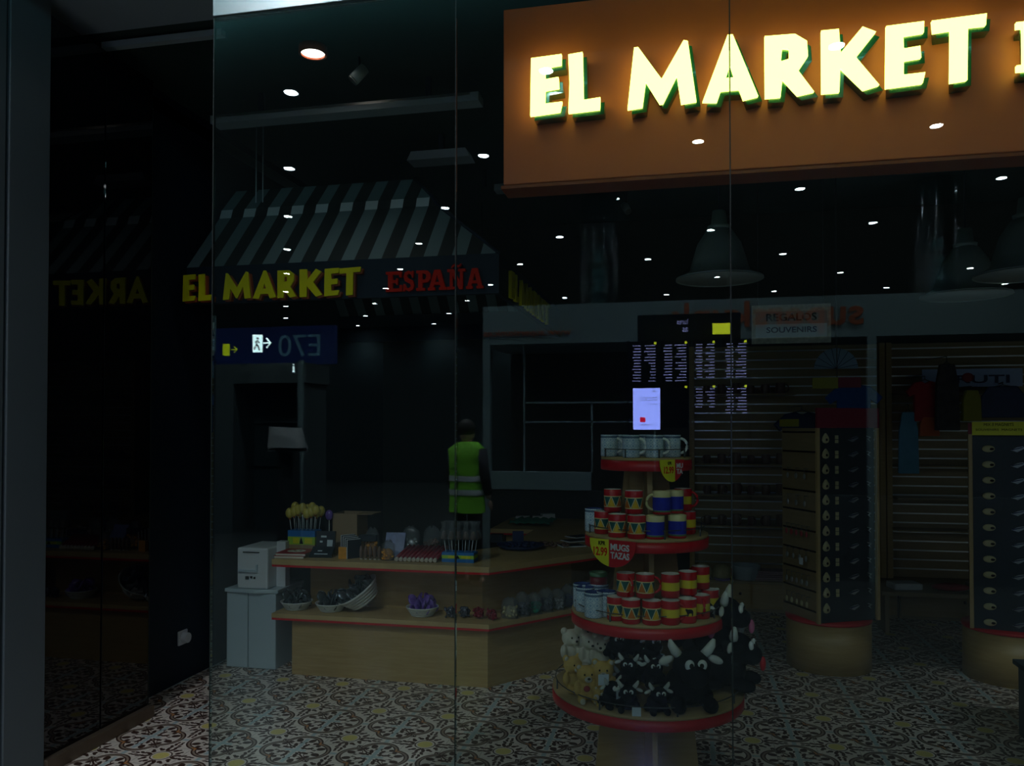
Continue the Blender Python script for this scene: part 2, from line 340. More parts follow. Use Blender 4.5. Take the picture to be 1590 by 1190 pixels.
def dup(root, loc, rz=0, label=None, group=None, scale=None):
    r = root.copy(); COL.objects.link(r); r.location = loc; r.rotation_euler = (0, 0, rz)
    if scale: r.scale = (scale,) * 3
    if label: r['label'] = label
    if group: r['group'] = group
    for ch in root.children:
        c = ch.copy(); COL.objects.link(c); c.parent = r
        for g in ch.children:
            q = g.copy(); COL.objects.link(q); q.parent = c
    return r
def structure(b, name, m, **k): return fin(b, name, m, kind='structure', **k)
def text_mesh(s, wd=None, ht=None, depth=0.004, bold=0.0, right=False):
    c = bpy.data.curves.new('t', 'FONT'); c.body = s; c.size = 1; c.offset = bold; c.resolution_u = 3; c.extrude = 0.5
    o = bpy.data.objects.new('t', c); me = bpy.data.meshes.new_from_object(o); bpy.data.objects.remove(o)
    xs = [v.co.x for v in me.vertices]; ys = [v.co.y for v in me.vertices]
    sx = (wd / (max(xs) - min(xs))) if wd else None; sy = (ht / (max(ys) - min(ys))) if ht else None
    sx = sx or sy; sy = sy or sx; x0, y0 = min(xs), min(ys)
    for v in me.vertices: v.co = Vector(((v.co.x - x0) * sx, (v.co.y - y0) * sy, v.co.z * depth))
    return me
def shape_mesh(polys, depth):                       # polygons with holes, filled by the 2D curve rules
    c = bpy.data.curves.new('g', 'CURVE'); c.dimensions = '2D'; c.fill_mode = 'BOTH'; c.extrude = depth / 2
    for pl in polys:
        s = c.splines.new('POLY'); s.points.add(len(pl) - 1); s.use_cyclic_u = True
        for i, p in enumerate(pl): s.points[i].co = (p[0], p[1], 0, 1)
    o = bpy.data.objects.new('g', c); me = bpy.data.meshes.new_from_object(o); bpy.data.objects.remove(o); return me
FRONT = Matrix.Rotation(radians(90), 4, 'X')                                   # text facing -y (towards the photographer)
BACK = Matrix.Rotation(radians(180), 4, 'Z') @ FRONT                            # text facing +y (towards the shop glass)
def put(mt, loc): return Matrix.Translation(loc) @ mt

# ------------------------------------------------------------------ setting
structure(B().box(-3.3, 7.0, 0.0, 6.0, -0.1, 0.0), 'floor', 'tile')
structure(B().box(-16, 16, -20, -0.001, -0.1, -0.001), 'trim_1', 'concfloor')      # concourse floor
structure(B().box(-3.4, 7.0, 0.98, 6.1, 3.65, 3.8), 'ceiling', 'shopceil')
structure(B().box(-3.4, -1.66, -0.2, 0.979, 3.64, 3.8), 'trim_2', 'soffit')           # soffit inside the entrance
structure(B().box(-1.66, 7.0, 0.05, 0.979, 3.65, 3.8), 'trim_3', 'shopceil')
structure(B().box(-3.3, -3.12, 1.33, 6.0, 0, 3.65), 'wall_left', 'black')
structure(B().box(-3.3, 7.0, 5.4, 5.6, 0, 3.65), 'wall_back', mat('back_wall', (0.03, 0.035, 0.03), 0.7, var=0.1, vs=2))
structure(B().box(6.9, 7.0, 0, 5.4, 0, 3.65), 'wall_right', 'black')
structure(B().box(-3.14, -3.12, 1.34, 5.9, 3.52, 3.6), 'trim_4', 'greyrail')
# entrance side: grey cladding, black glass panels and their floor rail
structure(B().box(-3.5, -2.9, 0.37, 0.60, 0, 3.64), 'trim_5', 'columngrey', bevel=0.004)
structure(B().box(-3.5, -2.905, -0.3, 0.355, 0, 3.64), 'trim_6', 'columngrey', bevel=0.004)
structure(B().box(-3.1, -2.92, 0.602, 0.985, 0.03, 3.55), 'window_1', 'blackglass', bevel=0.003)
structure(B().box(-3.1, -2.92, 0.993, 1.36, 0.03, 3.55), 'window_2', 'blackglass', bevel=0.003)
structure(B().box(-2.924, -2.918, 1.361, 1.3635, 0.03, 3.55), 'trim_16', 'silicone')
structure(B().box(-3.1, -2.885, 0.602, 1.37, 0, 0.065), 'baseboard_left', 'rail', bevel=0.004)
structure(B().box(-3.0, -2.3, 1.05, 1.09, 3.60, 3.632), 'trim_7', 'greyrail')
# shop window: four clear panes with dark joints under a steel header
PX = [-1.664, -0.755, 0.138, 1.04, 1.95]
for i in range(4):
    structure(B().box(PX[i] + 0.002, PX[i + 1] - 0.002, -0.006, 0.006, 0.0, 3.085), f'window_{i+3}', 'glass')
for i, x in enumerate(PX[:-1]):
    structure(B().box(x - 0.0019, x + 0.0019, -0.006, 0.006, 0.0, 3.085), f'trim_{8+i}', 'silicone')
structure(B().box(-1.664, 7.0, -0.014, 0.014, 3.086, 3.45), 'trim_12', 'steel', bevel=0.002)
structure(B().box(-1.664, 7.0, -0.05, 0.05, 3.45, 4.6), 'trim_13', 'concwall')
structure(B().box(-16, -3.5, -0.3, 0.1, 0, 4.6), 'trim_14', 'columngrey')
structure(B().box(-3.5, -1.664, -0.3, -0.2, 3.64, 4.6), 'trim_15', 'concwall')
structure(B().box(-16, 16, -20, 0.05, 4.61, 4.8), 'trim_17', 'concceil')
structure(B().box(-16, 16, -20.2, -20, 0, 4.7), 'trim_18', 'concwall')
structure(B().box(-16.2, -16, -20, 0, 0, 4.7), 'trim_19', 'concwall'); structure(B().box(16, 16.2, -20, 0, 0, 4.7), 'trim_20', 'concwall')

# ------------------------------------------------------------------ concourse downlights
t0 = None
ld = bpy.data.lights.new('downlight_beam', 'SPOT'); ld.energy = LAMP_E; ld.color = LAMP_COL; ld.spot_size = radians(130); ld.spot_blend = 0.8; ld.shadow_soft_size = 0.057
for k, (x, y) in enumerate(LATT):
    lit = abs(x) < 9 and y > -12
    o = bpy.data.objects.new('downlight_beam', ld); COL.objects.link(o); o.location = (x, y, CEIL_C - 0.02)
    if t0 is None:
        t0 = thing('ceiling_downlight', (x, y, CEIL_C), '', 'downlight', 'downlights of the concourse ceiling')
        fin(B().lathe([(0.0, -0.004), (0.057, -0.004), (0.057, 0.006), (0, 0.006)], n=20), 'lens', 'lampdisc', t0)
        fin(B().lathe([(0.058, -0.008), (0.070, -0.008), (0.070, 0.009), (0.058, 0.009)], n=20, close=False), 'rim', 'alu', t0); t = t0
    else: t = dup(t0, (x, y, CEIL_C))
    if lit: o.parent = t; o.location = (0, 0, -0.02)
    else: bpy.data.objects.remove(o)
    t['label'] = 'round white downlight in the dark concourse ceiling outside the shop'

# ------------------------------------------------------------------ big lit shop sign
def gl(ch):     # chunky hand-cut capitals in a unit box (0..1 wide, 0..1 high)
    return {
    'E': [[(.0, .0), (.93, .03), (1, .2), (.46, .19), (.47, .41), (.9, .43), (.88, .62), (.47, .60), (.46, .80), (.97, .82), (.98, 1.0), (.03, .98)]],
    'L': [[(.0, .0), (.98, .02), (1, .22), (.48, .2), (.45, 1.0), (.0, .98), (.04, .5)]],
    'M': [[(.0, .0), (.22, .02), (.27, .42), (.47, .05), (.52, .05), (.72, .47), (.78, .02), (1.0, .04), (.88, 1.0), (.82, 1.02), (.50, .44), (.16, .98), (.10, .98)]],
    'A': [[(.0, .02), (.26, .0), (.33, .17), (.66, .17), (.73, .0), (1.0, .04), (.55, 1.02), (.46, 1.02)], [(.42, .36), (.5, .56), (.57, .36)]],
    'R': [[(.0, .0), (.32, .0), (.36, .28), (.66, .0), (1.0, .04), (.68, .40), (.88, .62), (.86, .86), (.62, .99), (.0, 1.0)], [(.33, .57), (.36, .78), (.50, .76), (.50, .60)]],
    'K': [[(.0, .0), (.31, .0), (.33, .38), (.72, .0), (1.0, .06), (.60, .53), (.95, .90), (.72, 1.0), (.34, .62), (.31, 1.0), (.0, 1.0)]],
    'T': [[(.32, .0), (.64, .02), (.66, .82), (.98, .82), (1.0, 1.0), (.0, .97), (.02, .78), (.34, .80)]],
    # slab serif
    'e': [[(0, 0), (1, 0), (1, .32), (.86, .32), (.84, .15), (.42, .15), (.42, .43), (.64, .43), (.64, .34), (.74, .34), (.74, .66), (.64, .66), (.64, .57), (.42, .57), (.42, .85), (.82, .85), (.84, .7), (.97, .7), (.97, 1), (0, 1), (0, .87), (.14, .87), (.14, .13), (0, .13)]],
    's': [[(.02, .0), (.14, .0), (.2, .08), (.5, -.02), (.86, .06), (1, .28), (.88, .52), (.4, .66), (.33, .78), (.5, .87), (.7, .82), (.8, .66), (.92, .66), (.92, 1), (.8, 1), (.76, .94), (.5, 1.02), (.14, .94), (.02, .72), (.14, .5), (.62, .36), (.7, .24), (.5, .13), (.28, .18), (.14, .36), (.02, .36)]],
    'p': [[(0, 0), (.62, 0), (.62, .13), (.44, .13), (.44, .38), (.8, .4), (1, .56), (1, .82), (.8, .98), (.6, 1), (0, 1), (0, .87), (.15, .87), (.15, .13), (0, .13)], [(.44, .54), (.44, .85), (.64, .84), (.72, .7), (.64, .55)]],
    'a': [[(0, 0), (.38, 0), (.38, .13), (.3, .13), (.34, .26), (.64, .26), (.68, .13), (.6, .13), (.6, 0), (1, 0), (1, .13), (.92, .13), (.66, 1), (.34, 1), (.08, .13), (0, .13)], [(.39, .4), (.49, .76), (.6, .4)]],
    'n': [[(0, 0), (.42, 0), (.42, .13), (.3, .13), (.3, .66), (.66, 0), (.86, 0), (.86, .87), (1, .87), (1, 1), (.6, 1), (.6, .87), (.7, .87), (.7, .38), (.36, 1), (0, 1), (0, .87), (.14, .87), (.14, .13), (0, .13)]],
    '~': [[(0, 0), (.1, 0), (.3, .5), (.7, 0), (.9, .3), (1, 1), (.9, 1), (.75, .55), (.3, 1), (.1, .6)]],
    }[ch]
def glyph(ch, x0, x1, z0, z1, depth): return shape_mesh([[(x0 + px * (x1 - x0), z0 + pz * (z1 - z0)) for px, pz in pl] for pl in gl(ch)], depth)
SY = 0.30
def sx(u): return ony(u, 150, SY).x
sign = thing('shop_sign', (0.9, SY, 2.50), 'large orange shop sign with glowing yellow letters reading EL MARKET, hung inside the window', 'sign')
so = (0.9, SY, 2.50)
fin(B(so).box(-0.66, 3.2, SY, SY + 0.12, 2.503, 3.16), 'panel', 'orange', sign, bevel=0.004)
fin(B(so).box(-0.67, 3.21, SY + 0.005, SY + 0.13, 2.49, 2.502), 'bottom_trim', 'rust', sign)
for hx in (-0.3, 1.8): fin(B(so).box(hx, hx + .03, SY + 0.04, SY + 0.07, 3.16, 3.65), 'hanger', 'black', sign)
for ch, a, b_, z0, z1 in [('E', 828, 877, 2.728, 2.943), ('L', 886, 935, 2.727, 2.943), ('M', 976, 1081, 2.722, 2.945), ('A', 1090, 1175, 2.722, 2.948), ('R', 1185, 1260, 2.722, 2.935),
                          ('K', 1271, 1359, 2.722, 2.935), ('E', 1368, 1429, 2.722, 2.933), ('T', 1439, 1523, 2.722, 2.938), ('e', 1567, 1635, 2.74, 2.90), ('s', 1642, 1700, 2.74, 2.90)]:
    fc = fin(B(so).mesh(glyph(ch, sx(a), sx(b_), z0, z1, 0.012), put(FRONT, (0, SY - 0.056, 0))), 'letter', 'faceon', sign, bevel=0.003)
    fin(B(so).mesh(glyph(ch, sx(a), sx(b_), z0, z1, 0.048), put(FRONT, (0.014, SY - 0.026, -0.014))), 'letter_return', 'letterside', fc)

# ------------------------------------------------------------------ kiosk awning
ax0, ax1, ay, az0, az1 = -3.04, -1.04, 1.86, 2.37, 2.60
ao = (ax0, ay, az0)
aw = thing('kiosk_awning', ao, 'dark awning with pale stripes over the counter, its fascia lettered EL MARKET ESPAÑA', 'awning')
by = 4.15
fin(B(ao).box(ax0, ax1, ay, ay + 0.03, az0, az1).box(ax1 - 0.03, ax1, ay + 0.03, by, az0, az1).box(ax0, ax1 - 0.03, by - 0.03, by, az0, az1), 'fascia', 'black', aw)
b = B(ao)
lv = [(0.0, az1, 0.0), (0.36, 3.00, 0.48), (0.385, 3.06, 0.52), (0.56, 3.24, 0.70)]
def rect(o, z, i): return [(ax0 + 0.0, ay + o, z), (ax1 - i, ay + o, z), (ax1 - i, by - o, z), (ax0, by - o, z)]
rs = [rect(o, z, i) for o, z, i in lv]
for a, c in zip(rs, rs[1:]):
    for k in range(3): b.poly([a[k], a[k + 1], c[k + 1], c[k]])
b.poly(rs[-1])
fin(b, 'canopy', 'awning', aw)
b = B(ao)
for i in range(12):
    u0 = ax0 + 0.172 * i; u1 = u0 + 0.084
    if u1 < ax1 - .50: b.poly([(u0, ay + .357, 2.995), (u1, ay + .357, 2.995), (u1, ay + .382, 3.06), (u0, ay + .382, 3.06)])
fin(b, 'painted_ridge_light', 'white', aw)  # bright lit band along the ridge, painted as paler strips over the stripes
fin(B(ao).tube([rs[0][1], rs[1][1], rs[2][1], rs[3][1]], 0.011), 'hip_rail', 'black', aw)
fin(B(ao).tube([(-2.82, 2.3, 2.9), (-2.82, 2.3, 3.65)], 0.004).tube([(-2.77, 2.3, 2.9), (-2.77, 2.3, 3.65)], 0.004), 'hanging_cable', 'greyrail', aw)
def fx(u): return ony(u, 440, ay).x
for ch, a, c in [('E', 290, 309), ('L', 314, 334), ('M', 352, 395), ('A', 398, 434), ('R', 436, 465), ('K', 470, 505), ('E', 508, 531), ('T', 531, 564)]:
    l = fin(B(ao).mesh(glyph(ch, fx(a), fx(c), 2.382, 2.548, 0.012), put(FRONT, (0, ay - 0.036, 0))), 'yellow_letter', 'yel', aw)
    fin(B(ao).mesh(glyph(ch, fx(a) + 0.006, fx(c) + 0.008, 2.374, 2.540, 0.026), put(FRONT, (0, ay - 0.014, 0))), 'letter_shadow', 'orangered', l)
for ch, a, c in [('e', 601, 626), ('s', 628, 645), ('p', 648, 670), ('a', 666, 695), ('n', 696, 724), ('a', 725, 752)]:
    fin(B(ao).mesh(glyph(ch, fx(a), fx(c), 2.398, 2.515, 0.02), put(FRONT, (0, ay - 0.012, 0))), 'red_letter', 'redl', aw)
fin(B(ao).mesh(glyph('~', fx(702), fx(718), 2.523, 2.545, 0.02), put(FRONT, (0, ay - 0.012, 0))), 'red_letter', 'redl', aw)
SIDE = Matrix.Rotation(radians(90), 4, 'Z') @ FRONT
for ch, a, c in [('E', 2.1, 2.2), ('L', 2.23, 2.32), ('M', 2.4, 2.62), ('A', 2.64, 2.82), ('R', 2.84, 2.99), ('K', 3.02, 3.18), ('E', 3.2, 3.31), ('T', 3.32, 3.48)]:
    fin(B(ao).mesh(glyph(ch, a, c, 2.382, 2.548, 0.02), put(SIDE, (ax1 + 0.012, 0, 0))), 'yellow_letter', 'yel', aw)

# ------------------------------------------------------------------ counter under the awning
co = (-1.9, 2.2, 0)
ct = thing('display_counter', co, 'low beech display counter with red-edged shelves running under the awning', 'counter')
body = [(-2.51, 2.24), (-1.20, 2.24), (-0.66, 2.95), (-0.66, 4.85), (-1.55, 4.85), (-1.55, 4.05), (-1.2, 4.05), (-1.2, 3.1), (-1.45, 2.75), (-2.51, 2.75)]
fin(B(co).prism(body, 0, 0.37), 'base', 'wood', ct)
def run(inset, z0, z1, name, m): 
    q = [(-2.63 + inset, 2.19 + inset), (-1.18 - inset * .4, 2.19 + inset), (-0.58 - inset * .7, 2.93 + inset * .2), (-0.58 - inset * .7, 4.9), (-1.62, 4.9), (-1.62, 4.03), (-1.25, 4.03), (-1.25, 3.1), (-1.5, 2.78), (-2.63 + inset, 2.78)]
    return fin(B(co).prism(q, z0, z1), name, m, ct)
run(0.0, 0.372, 0.40, 'middle_shelf', 'woodlight'); run(0.001, 0.358, 0.371, 'red_edging', 'rededge')
back = [(-2.51, 2.50), (-1.30, 2.50), (-0.80, 3.1), (-0.80, 4.8), (-1.5, 4.8), (-1.5, 4.1), (-1.2, 4.1), (-1.2, 3.15), (-1.45, 2.74), (-2.51, 2.74)]
fin(B(co).prism(back, 0.401, 0.70), 'back_panel', 'wood', ct)
run(0.0, 0.715, 0.75, 'countertop', 'woodlight'); run(0.001, 0.701, 0.714, 'red_edging', 'rededge')
CT, MS = 0.751, 0.401

# ------------------------------------------------------------------ white cabinet, note printer
p0, p1 = onz(355, 1036, 0), onz(434, 1043, 0)
t = thing('white_cabinet', (-2.85, 2.45, 0), 'white two-panel cabinet standing at the left end of the counter', 'cabinet')
o_ = (-2.85, 2.45, 0)
fin(B(o_).box(-3.02, -2.865, 2.30, 2.68, 0, 0.50), 'left_panel', 'whitecab', t, bevel=0.006); fin(B(o_).box(-2.86, -2.66, 2.30, 2.68, 0, 0.50), 'right_panel', 'whitecab', t, bevel=0.006)
fin(B(o_).prism([(-3.03, 2.29), (-2.80, 2.27), (-2.65, 2.31), (-2.65, 2.69), (-3.03, 2.69)], 0.501, 0.525), 'top', 'whitecab', t, bevel=0.004)
t = thing('cash_machine', (-2.85, 2.45, 0.526), 'small white cash machine with a black slot, on the white cabinet', 'machine')
o_ = (-2.85, 2.45, 0.526)
fin(B(o_).box(-2.945, -2.72, 2.30, 2.62, 0.526, 0.80), 'housing', 'white', t, bevel=0.012)
fin(B(o_).box(-2.90, -2.78, 2.294, 2.31, 0.768, 0.774), 'slot', 'pupil', t)
fin(B(o_).box(-2.93, -2.79, 2.285, 2.31, 0.64, 0.655).box(-2.80, -2.79, 2.285, 2.31, 0.655, 0.69), 'tray', 'whitecab', t)
fin(B(o_).box(-2.88, -2.855, 2.294, 2.31, 0.59, 0.61).box(-2.845, -2.83, 2.294, 2.31, 0.598, 0.612).box(-2.82, -2.808, 2.294, 2.31, 0.595, 0.608), 'button', 'pupil', t)
fin(B().box(-2.72, -2.655, 2.42, 2.48, 0.526, 0.83), 'paper_box', 'white', None, 'narrow white box standing between the cash machine and the counter', 'box')
s = onx(282, 990, -3.12)
t = thing('wall_socket', (s.x, s.y, s.z - 0.045), 'white wall socket low on the black left wall', 'socket'); o_ = (s.x, s.y, s.z - 0.045)
fin(B(o_).box(s.x, s.x + 0.014, s.y - 0.045, s.y + 0.045, s.z - 0.045, s.z + 0.045), 'plate', 'white', t, bevel=0.005)
fin(B(o_).tube([(s.x + 0.012, s.y, s.z), (s.x + 0.05, s.y, s.z)], 0.032, 14), 'plug', 'white', t, bevel=0.003)

# ------------------------------------------------------------------ goods on the countertop
def at(px, py=None, y=2.3): v = ony(px, 850, y); return v.x
# red picture books
for k, (dx, lb) in enumerate([(0, 'lower red book with a white edge in the pair at the counter\'s left end'), (0.012, 'upper red book with a white oval face, on the pair at the counter\'s left end')]):
    x = at(458, y=2.34); z = CT + k * 0.017
    t = thing('picture_book', (x, 2.34, z), lb, 'book', 'red books on the counter'); o_ = (x, 2.34, z)
    fin(B(o_).obox((x + dx, 2.34, z), 0.08, 0, (0.20, 0.20, 0.012)), 'pages', 'cream', t)
    fin(B(o_).obox((x + dx, 2.34, z + 0.0125), 0.08, 0, (0.205, 0.205, 0.003)), 'cover', 'redcard', t)
    if k: fin(B().ell((dx, 0, .0162), (.062, .058, .0012), 20), 'cover_picture', 'cream', t)
    if k:
        for ex, ey in ((-.022, .016), (.024, .012), (.002, -.02)): fin(B().ell((dx + ex, ey, .0175), (.012, .010, .0012)), 'face_mark', 'pupil', t)
# lollipop display boxes
def display_box(x, y, w, h, d, lb, mats3, z=CT):
    t = thing('lollipop_stand', (x, y, z), lb, 'display box', 'lollipop display boxes'); o_ = (x, y, z)
    fin(B(o_).box(x - w / 2, x + w / 2, y - d / 2, y + d / 2, z, z + h * .36), 'box_base', mats3[0], t)
    fin(B(o_).box(x - w / 2, x + w / 2, y - d / 2, y + d / 2, z + h * .36, z + h * .72), 'green_band', mats3[1], t)
    fin(B(o_).box(x - w / 2, x + w / 2, y - d / 2, y + d / 2, z + h * .72, z + h), 'blue_band', mats3[2], t)
    fin(B(o_).box(x - w * .30, x - w * .08, y - d / 2 - 0.002, y - d / 2, z + h * .42, z + h * .66).box(x + w * .12, x + w * .4, y - d / 2 - 0.002, y - d / 2, z + h * .42, z + h * .66), 'yellow_print', 'yellow', t)
    fin(B(o_).vprism([(x - .012, z + h * .4), (x + .014, z + h * .4), (x + .006, z + h * .6), (x, z + h * .72), (x - .008, z + h * .55)], y - d / 2 - 0.003, y - d / 2), 'emblem', 'pupil', t)
    return t
xb = at(473, y=2.52)
display_box(xb, 2.52, 0.20, 0.15, 0.10, 'lollipop box with blue, lime and brown bands behind the red books', ('cardboard', 'greencard', 'bluecard'))
lp = None; hh = CT + 0.15
for k in range(14):
    r, c = divmod(k, 7)
    x = xb - 0.085 + c * 0.028 + r * 0.01; y = 2.49 + r * 0.06; dz = 0.012 * ((k * 5) % 4); dx = (c - 3) * 0.004
    lb = f"yellow ball lollipop in the {'front' if r == 0 else 'back'} row of the left box, " + ['first', 'second', 'third', 'fourth', 'fifth', 'sixth', 'seventh'][c] + ' from the left'
    t = thing('ball_lollipop', (x, y, hh + 0.001), lb, 'lollipop', 'yellow lollipops in the left box'); o_ = (x, y, hh)
    fin(B(o_).tube([(x, y, hh), (x + dx, y, hh + 0.085 + dz)], 0.0026, 6), 'stick', 'stick', t)
    fin(B(o_).ell((x + dx, y, hh + 0.115 + dz), (0.029, 0.026, 0.036), 12), 'candy', 'lolly', t)
    fin(B(o_).lathe([(0.004, -0.02), (0.014, -0.002), (0.006, 0.004)], (x + dx, y, hh + 0.09 + dz), 8), 'wrapper_twist', 'caramel', t)
xc = at(511, y=2.56)
t = thing('ball_lollipop', (xc, 2.56, CT), 'dark purple lollipop standing right of the yellow ones', 'lollipop'); o_ = (xc, 2.56, CT)
fin(B(o_).tube([(xc, 2.56, CT), (xc, 2.56, CT + .22)], .0026, 6), 'stick', 'stick', t); fin(B(o_).ell((xc, 2.56, CT + .25), (.028, .022, .036), 12), 'candy', 'purple', t)
# dark cards, a leaning stack
def leaning(name, px, y, w, h, lean, m, lb, cat, rz=0.0, th=0.012, z=CT, bands=None, group=None):
    x = at(px, y=y); t = thing(name, (x, y, z), lb, cat, group); o_ = (x, y, z)
    ti = Matrix.Rotation(-lean, 4, 'X')
    fin(B(o_).obox((x, y, z), rz, 0, (w, th, h), ti), 'sleeve', m, t)
    if bands:
        bb = B(o_)
        for (u0, u1, v0, v1) in bands:
            mt = Matrix.Rotation(rz, 4, 'Z') @ ti
            pts = [Vector((x, y, z)) + mt @ Vector((w * (a - .5), -th / 2 - .0012, h * c)) for a, c in ((u0, v0), (u1, v0), (u1, v1), (u0, v1))]
            bb.poly(pts)
        fin(bb, 'print', 'tag', t)
    return t
leaning('souvenir_card_pack', 505, 2.44, 0.13, 0.155, 0.15, 'darkcard', 'navy card pack with pale printing, propped upright right of the lollipop box', 'card pack', 0.05, 0.02, bands=[(.25, .55, .72, .8), (.6, .9, .3, .62), (.2, .35, .5, .58), (.2, .7, .14, .2)])
leaning('souvenir_card_pack', 497, 2.30, 0.15, 0.10, 1.0, 'darkcard', 'navy card pack lying tilted in front of the propped one', 'card pack', 0.1, 0.02, bands=[(.2, .8, .2, .28), (.3, .5, .5, .6)])
xk = at(548, y=2.34)
for k in range(4):
    x = xk - 0.04 + k * 0.018
    t = thing('greeting_card', (x, 2.36, CT), ['first', 'second', 'third', 'fourth'][k] + ' from the left of four dark cards with white edges standing askew', 'card', 'four standing cards'); o_ = (x, 2.36, CT)
    fin(B(o_).obox((x, 2.36 - k * .01, CT), 0.9, 0, (0.10, 0.004, 0.145 - 0.008 * k)), 'card', 'darkcard', t)
    fin(B(o_).obox((x - .004, 2.36 - k * .01 - .004, CT), 0.9, 0, (0.10, 0.003, 0.15 - 0.008 * k)), 'edge', 'white', t)
fin(B().obox((at(533, y=2.3), 2.30, CT), 0.1, 0, (0.055, 0.03, 0.075)), 'candy_packet', 'orangec', None, 'small tan packet standing in front of the cardboard box', 'packet')
# cardboard box, open
xk = at(553, y=2.66); t = thing('cardboard_box', (xk, 2.66, CT), 'open brown cardboard box with one flap raised, behind the goods', 'box'); o_ = (xk, 2.66, CT)
fin(B(o_).box(xk - .14, xk + .04, 2.58, 2.585, CT, CT + .26).box(xk - .14, xk - .135, 2.585, 2.77, CT, CT + .26).box(xk + .035, xk + .04, 2.585, 2.77, CT, CT + .26).box(xk - .135, xk + .035, 2.765, 2.77, CT, CT + .26), 'walls', 'cardboard', t)
fin(B(o_).poly([(xk + .04, 2.58, CT + .26), (xk + .15, 2.60, CT + .30), (xk + .15, 2.78, CT + .30), (xk + .04, 2.77, CT + .26)]) and B(o_).prism([(xk + .042, 2.58), (xk + .14, 2.60), (xk + .14, 2.77), (xk + .042, 2.77)], CT + .255, CT + .26), 'flap', 'cardboard', t)
# candy-cane style bags
def bag(px, y, w, h, m, lb, name='sweet_bag', z=CT, cat='bag of sweets', top=True, d=0.06, group=None):
    x = at(px, y=y) if px is not None else 0
    return bagx(x, y, w, h, m, lb, name, z, cat, top, d, group)
def bagx(x, y, w, h, m, lb, name='sweet_bag', z=CT, cat='bag of sweets', top=True, d=0.06, group=None, rz=0):
    t = thing(name, (x, y, z), lb, cat, group, rz)
    b = B(); hb = h * (0.6 if top else 1)
    b.ell((0, 0, hb * .5), (w * .42, d * .4, hb * .48), 12, None, 8)
    for k in range(26): b.ell((random.uniform(-.4, .4) * w, random.uniform(-.5, .1) * d, hb * random.uniform(.15, .95)), (w * .13, d * .2, hb * .10), 6, Matrix.Rotation(random.random() * 3, 3, 'Y'), 5)
    for v in b.bm.verts: v.co.z = max(0.0, v.co.z)
    fin(b, 'contents', m, t)
    if top:
        c = B(); c.lathe([(w * .46, 0), (w * .53, h * .25), (w * .50, h * .6), (w * .46, h * .8), (w * .36, h * .9), (w * .12, h)], n=18, close=False)
        for v in c.bm.verts:
            j = random.uniform(.82, 1.1); v.co.x *= j; v.co.y *= j; v.co.z *= random.uniform(.93, 1.05)
        for v in c.bm.verts: v.co.y *= d / w
        fin(c, 'clear_wrapper', 'plastic', t)
    return t
bag(578, 2.42, 0.10, 0.19, 'orangec', 'clear bag with orange contents set before the raised box flap')
for k in range(5):
    x = at(561 + k * 7, y=2.30)
    t = thing('striped_sweet_stick', (x, 2.30, CT), ['first', 'second', 'third', 'fourth', 'fifth'][k] + ' from the left of the five brown-wrapped sweets below the dark bag', 'sweet', 'brown wrapped sweets')
    fin(B().ell((0, 0, .045), (.013, .016, .045), 8, None, 8), 'wrapped_sweet', 'choc', t); fin(B().lathe([(.011, 0), (.004, .014), (.003, .02)], n=8), 'twist', 'cream', t)
fin(B().obox((at(574, y=2.42), 2.40, CT + .105), .0, 0, (.12, .05, .04)), 'dark_packet', 'darkcard', None, 'flat dark packet lying on top of the brown-wrapped sweets', 'packet')
bag(603, 2.30, 0.085, 0.13, 'orangec', 'orange-filled bag standing left of the dark red candy rolls')
leaning('picture_packet', 611, 2.40, 0.13, 0.17, 0.5, mat('blue_red_print', (0.16, 0.2, 0.42), 0.3, var=0.6, vs=25), 'tilted blue and red printed packet behind the orange bag', 'packet', 0.1, 0.03)
for k in range(10):
    x = at(617 + k * 6.6, y=2.28); q = 'candy roll in the row with white tips'
    t = thing('candy_roll', (x, 2.28, CT), ['first', 'second', 'third', 'fourth', 'fifth', 'sixth', 'seventh', 'eighth', 'ninth', 'tenth'][k] + ' from the left of the dark red candy rolls with white tips', 'candy roll', 'dark red candy rolls'); o_ = (x, 2.28, CT)
    fin(B(o_).tube([(x, 2.28, CT + .022), (x + .03, 2.44, CT + .075)], .0125, 8), 'roll', 'darkred', t)
    fin(B(o_).tube([(x - .002, 2.262, CT + .012), (x, 2.28, CT + .022)], [.013, .010], 8), 'tip', 'cream', t)
bag(638, 2.50, 0.12, 0.20, 'silver', 'clear bag with silver contents behind the left candy rolls')
bag(671, 2.50, 0.12, 0.20, 'choc', 'clear bag with brown contents behind the right candy rolls')
xb2 = at(714, y=2.36)
display_box(xb2, 2.36, 0.21, 0.062, 0.10, 'lollipop box with blue and lime bands at the counter\'s corner', ('bluecard', 'greencard', 'bluecard'))
for k in range(10):
    r, c = divmod(k, 5); x = xb2 - 0.085 + c * 0.042 + r * 0.012; y = 2.335 + r * 0.05; z = CT + 0.063
    lb = f"clear-wrapped chocolate lollipop in the {'front' if r == 0 else 'back'} row of the right box, " + ['first', 'second', 'third', 'fourth', 'fifth'][c] + ' from the left'
    t = thing('wrapped_lollipop', (x, y, z), lb, 'lollipop', 'clear-wrapped lollipops in the right box'); o_ = (x, y, z); dx = (c - 2) * .006
    fin(B(o_).tube([(x, y, z), (x + dx, y, z + .09)], .003, 6), 'stick', 'stick', t)
    fin(B(o_).lathe([(.022, .08), (.020, .10), (.010, .13)], (x + dx, y, z), 10), 'candy', 'choc', t)
    fin(B(o_).lathe([(.006, .07), (.033, .082), (.031, .12), (.014, .16), (.022 + .004 * (k % 3), .19)], (x + dx, y, z), 9, close=False), 'clear_wrapper', 'plastic', t)
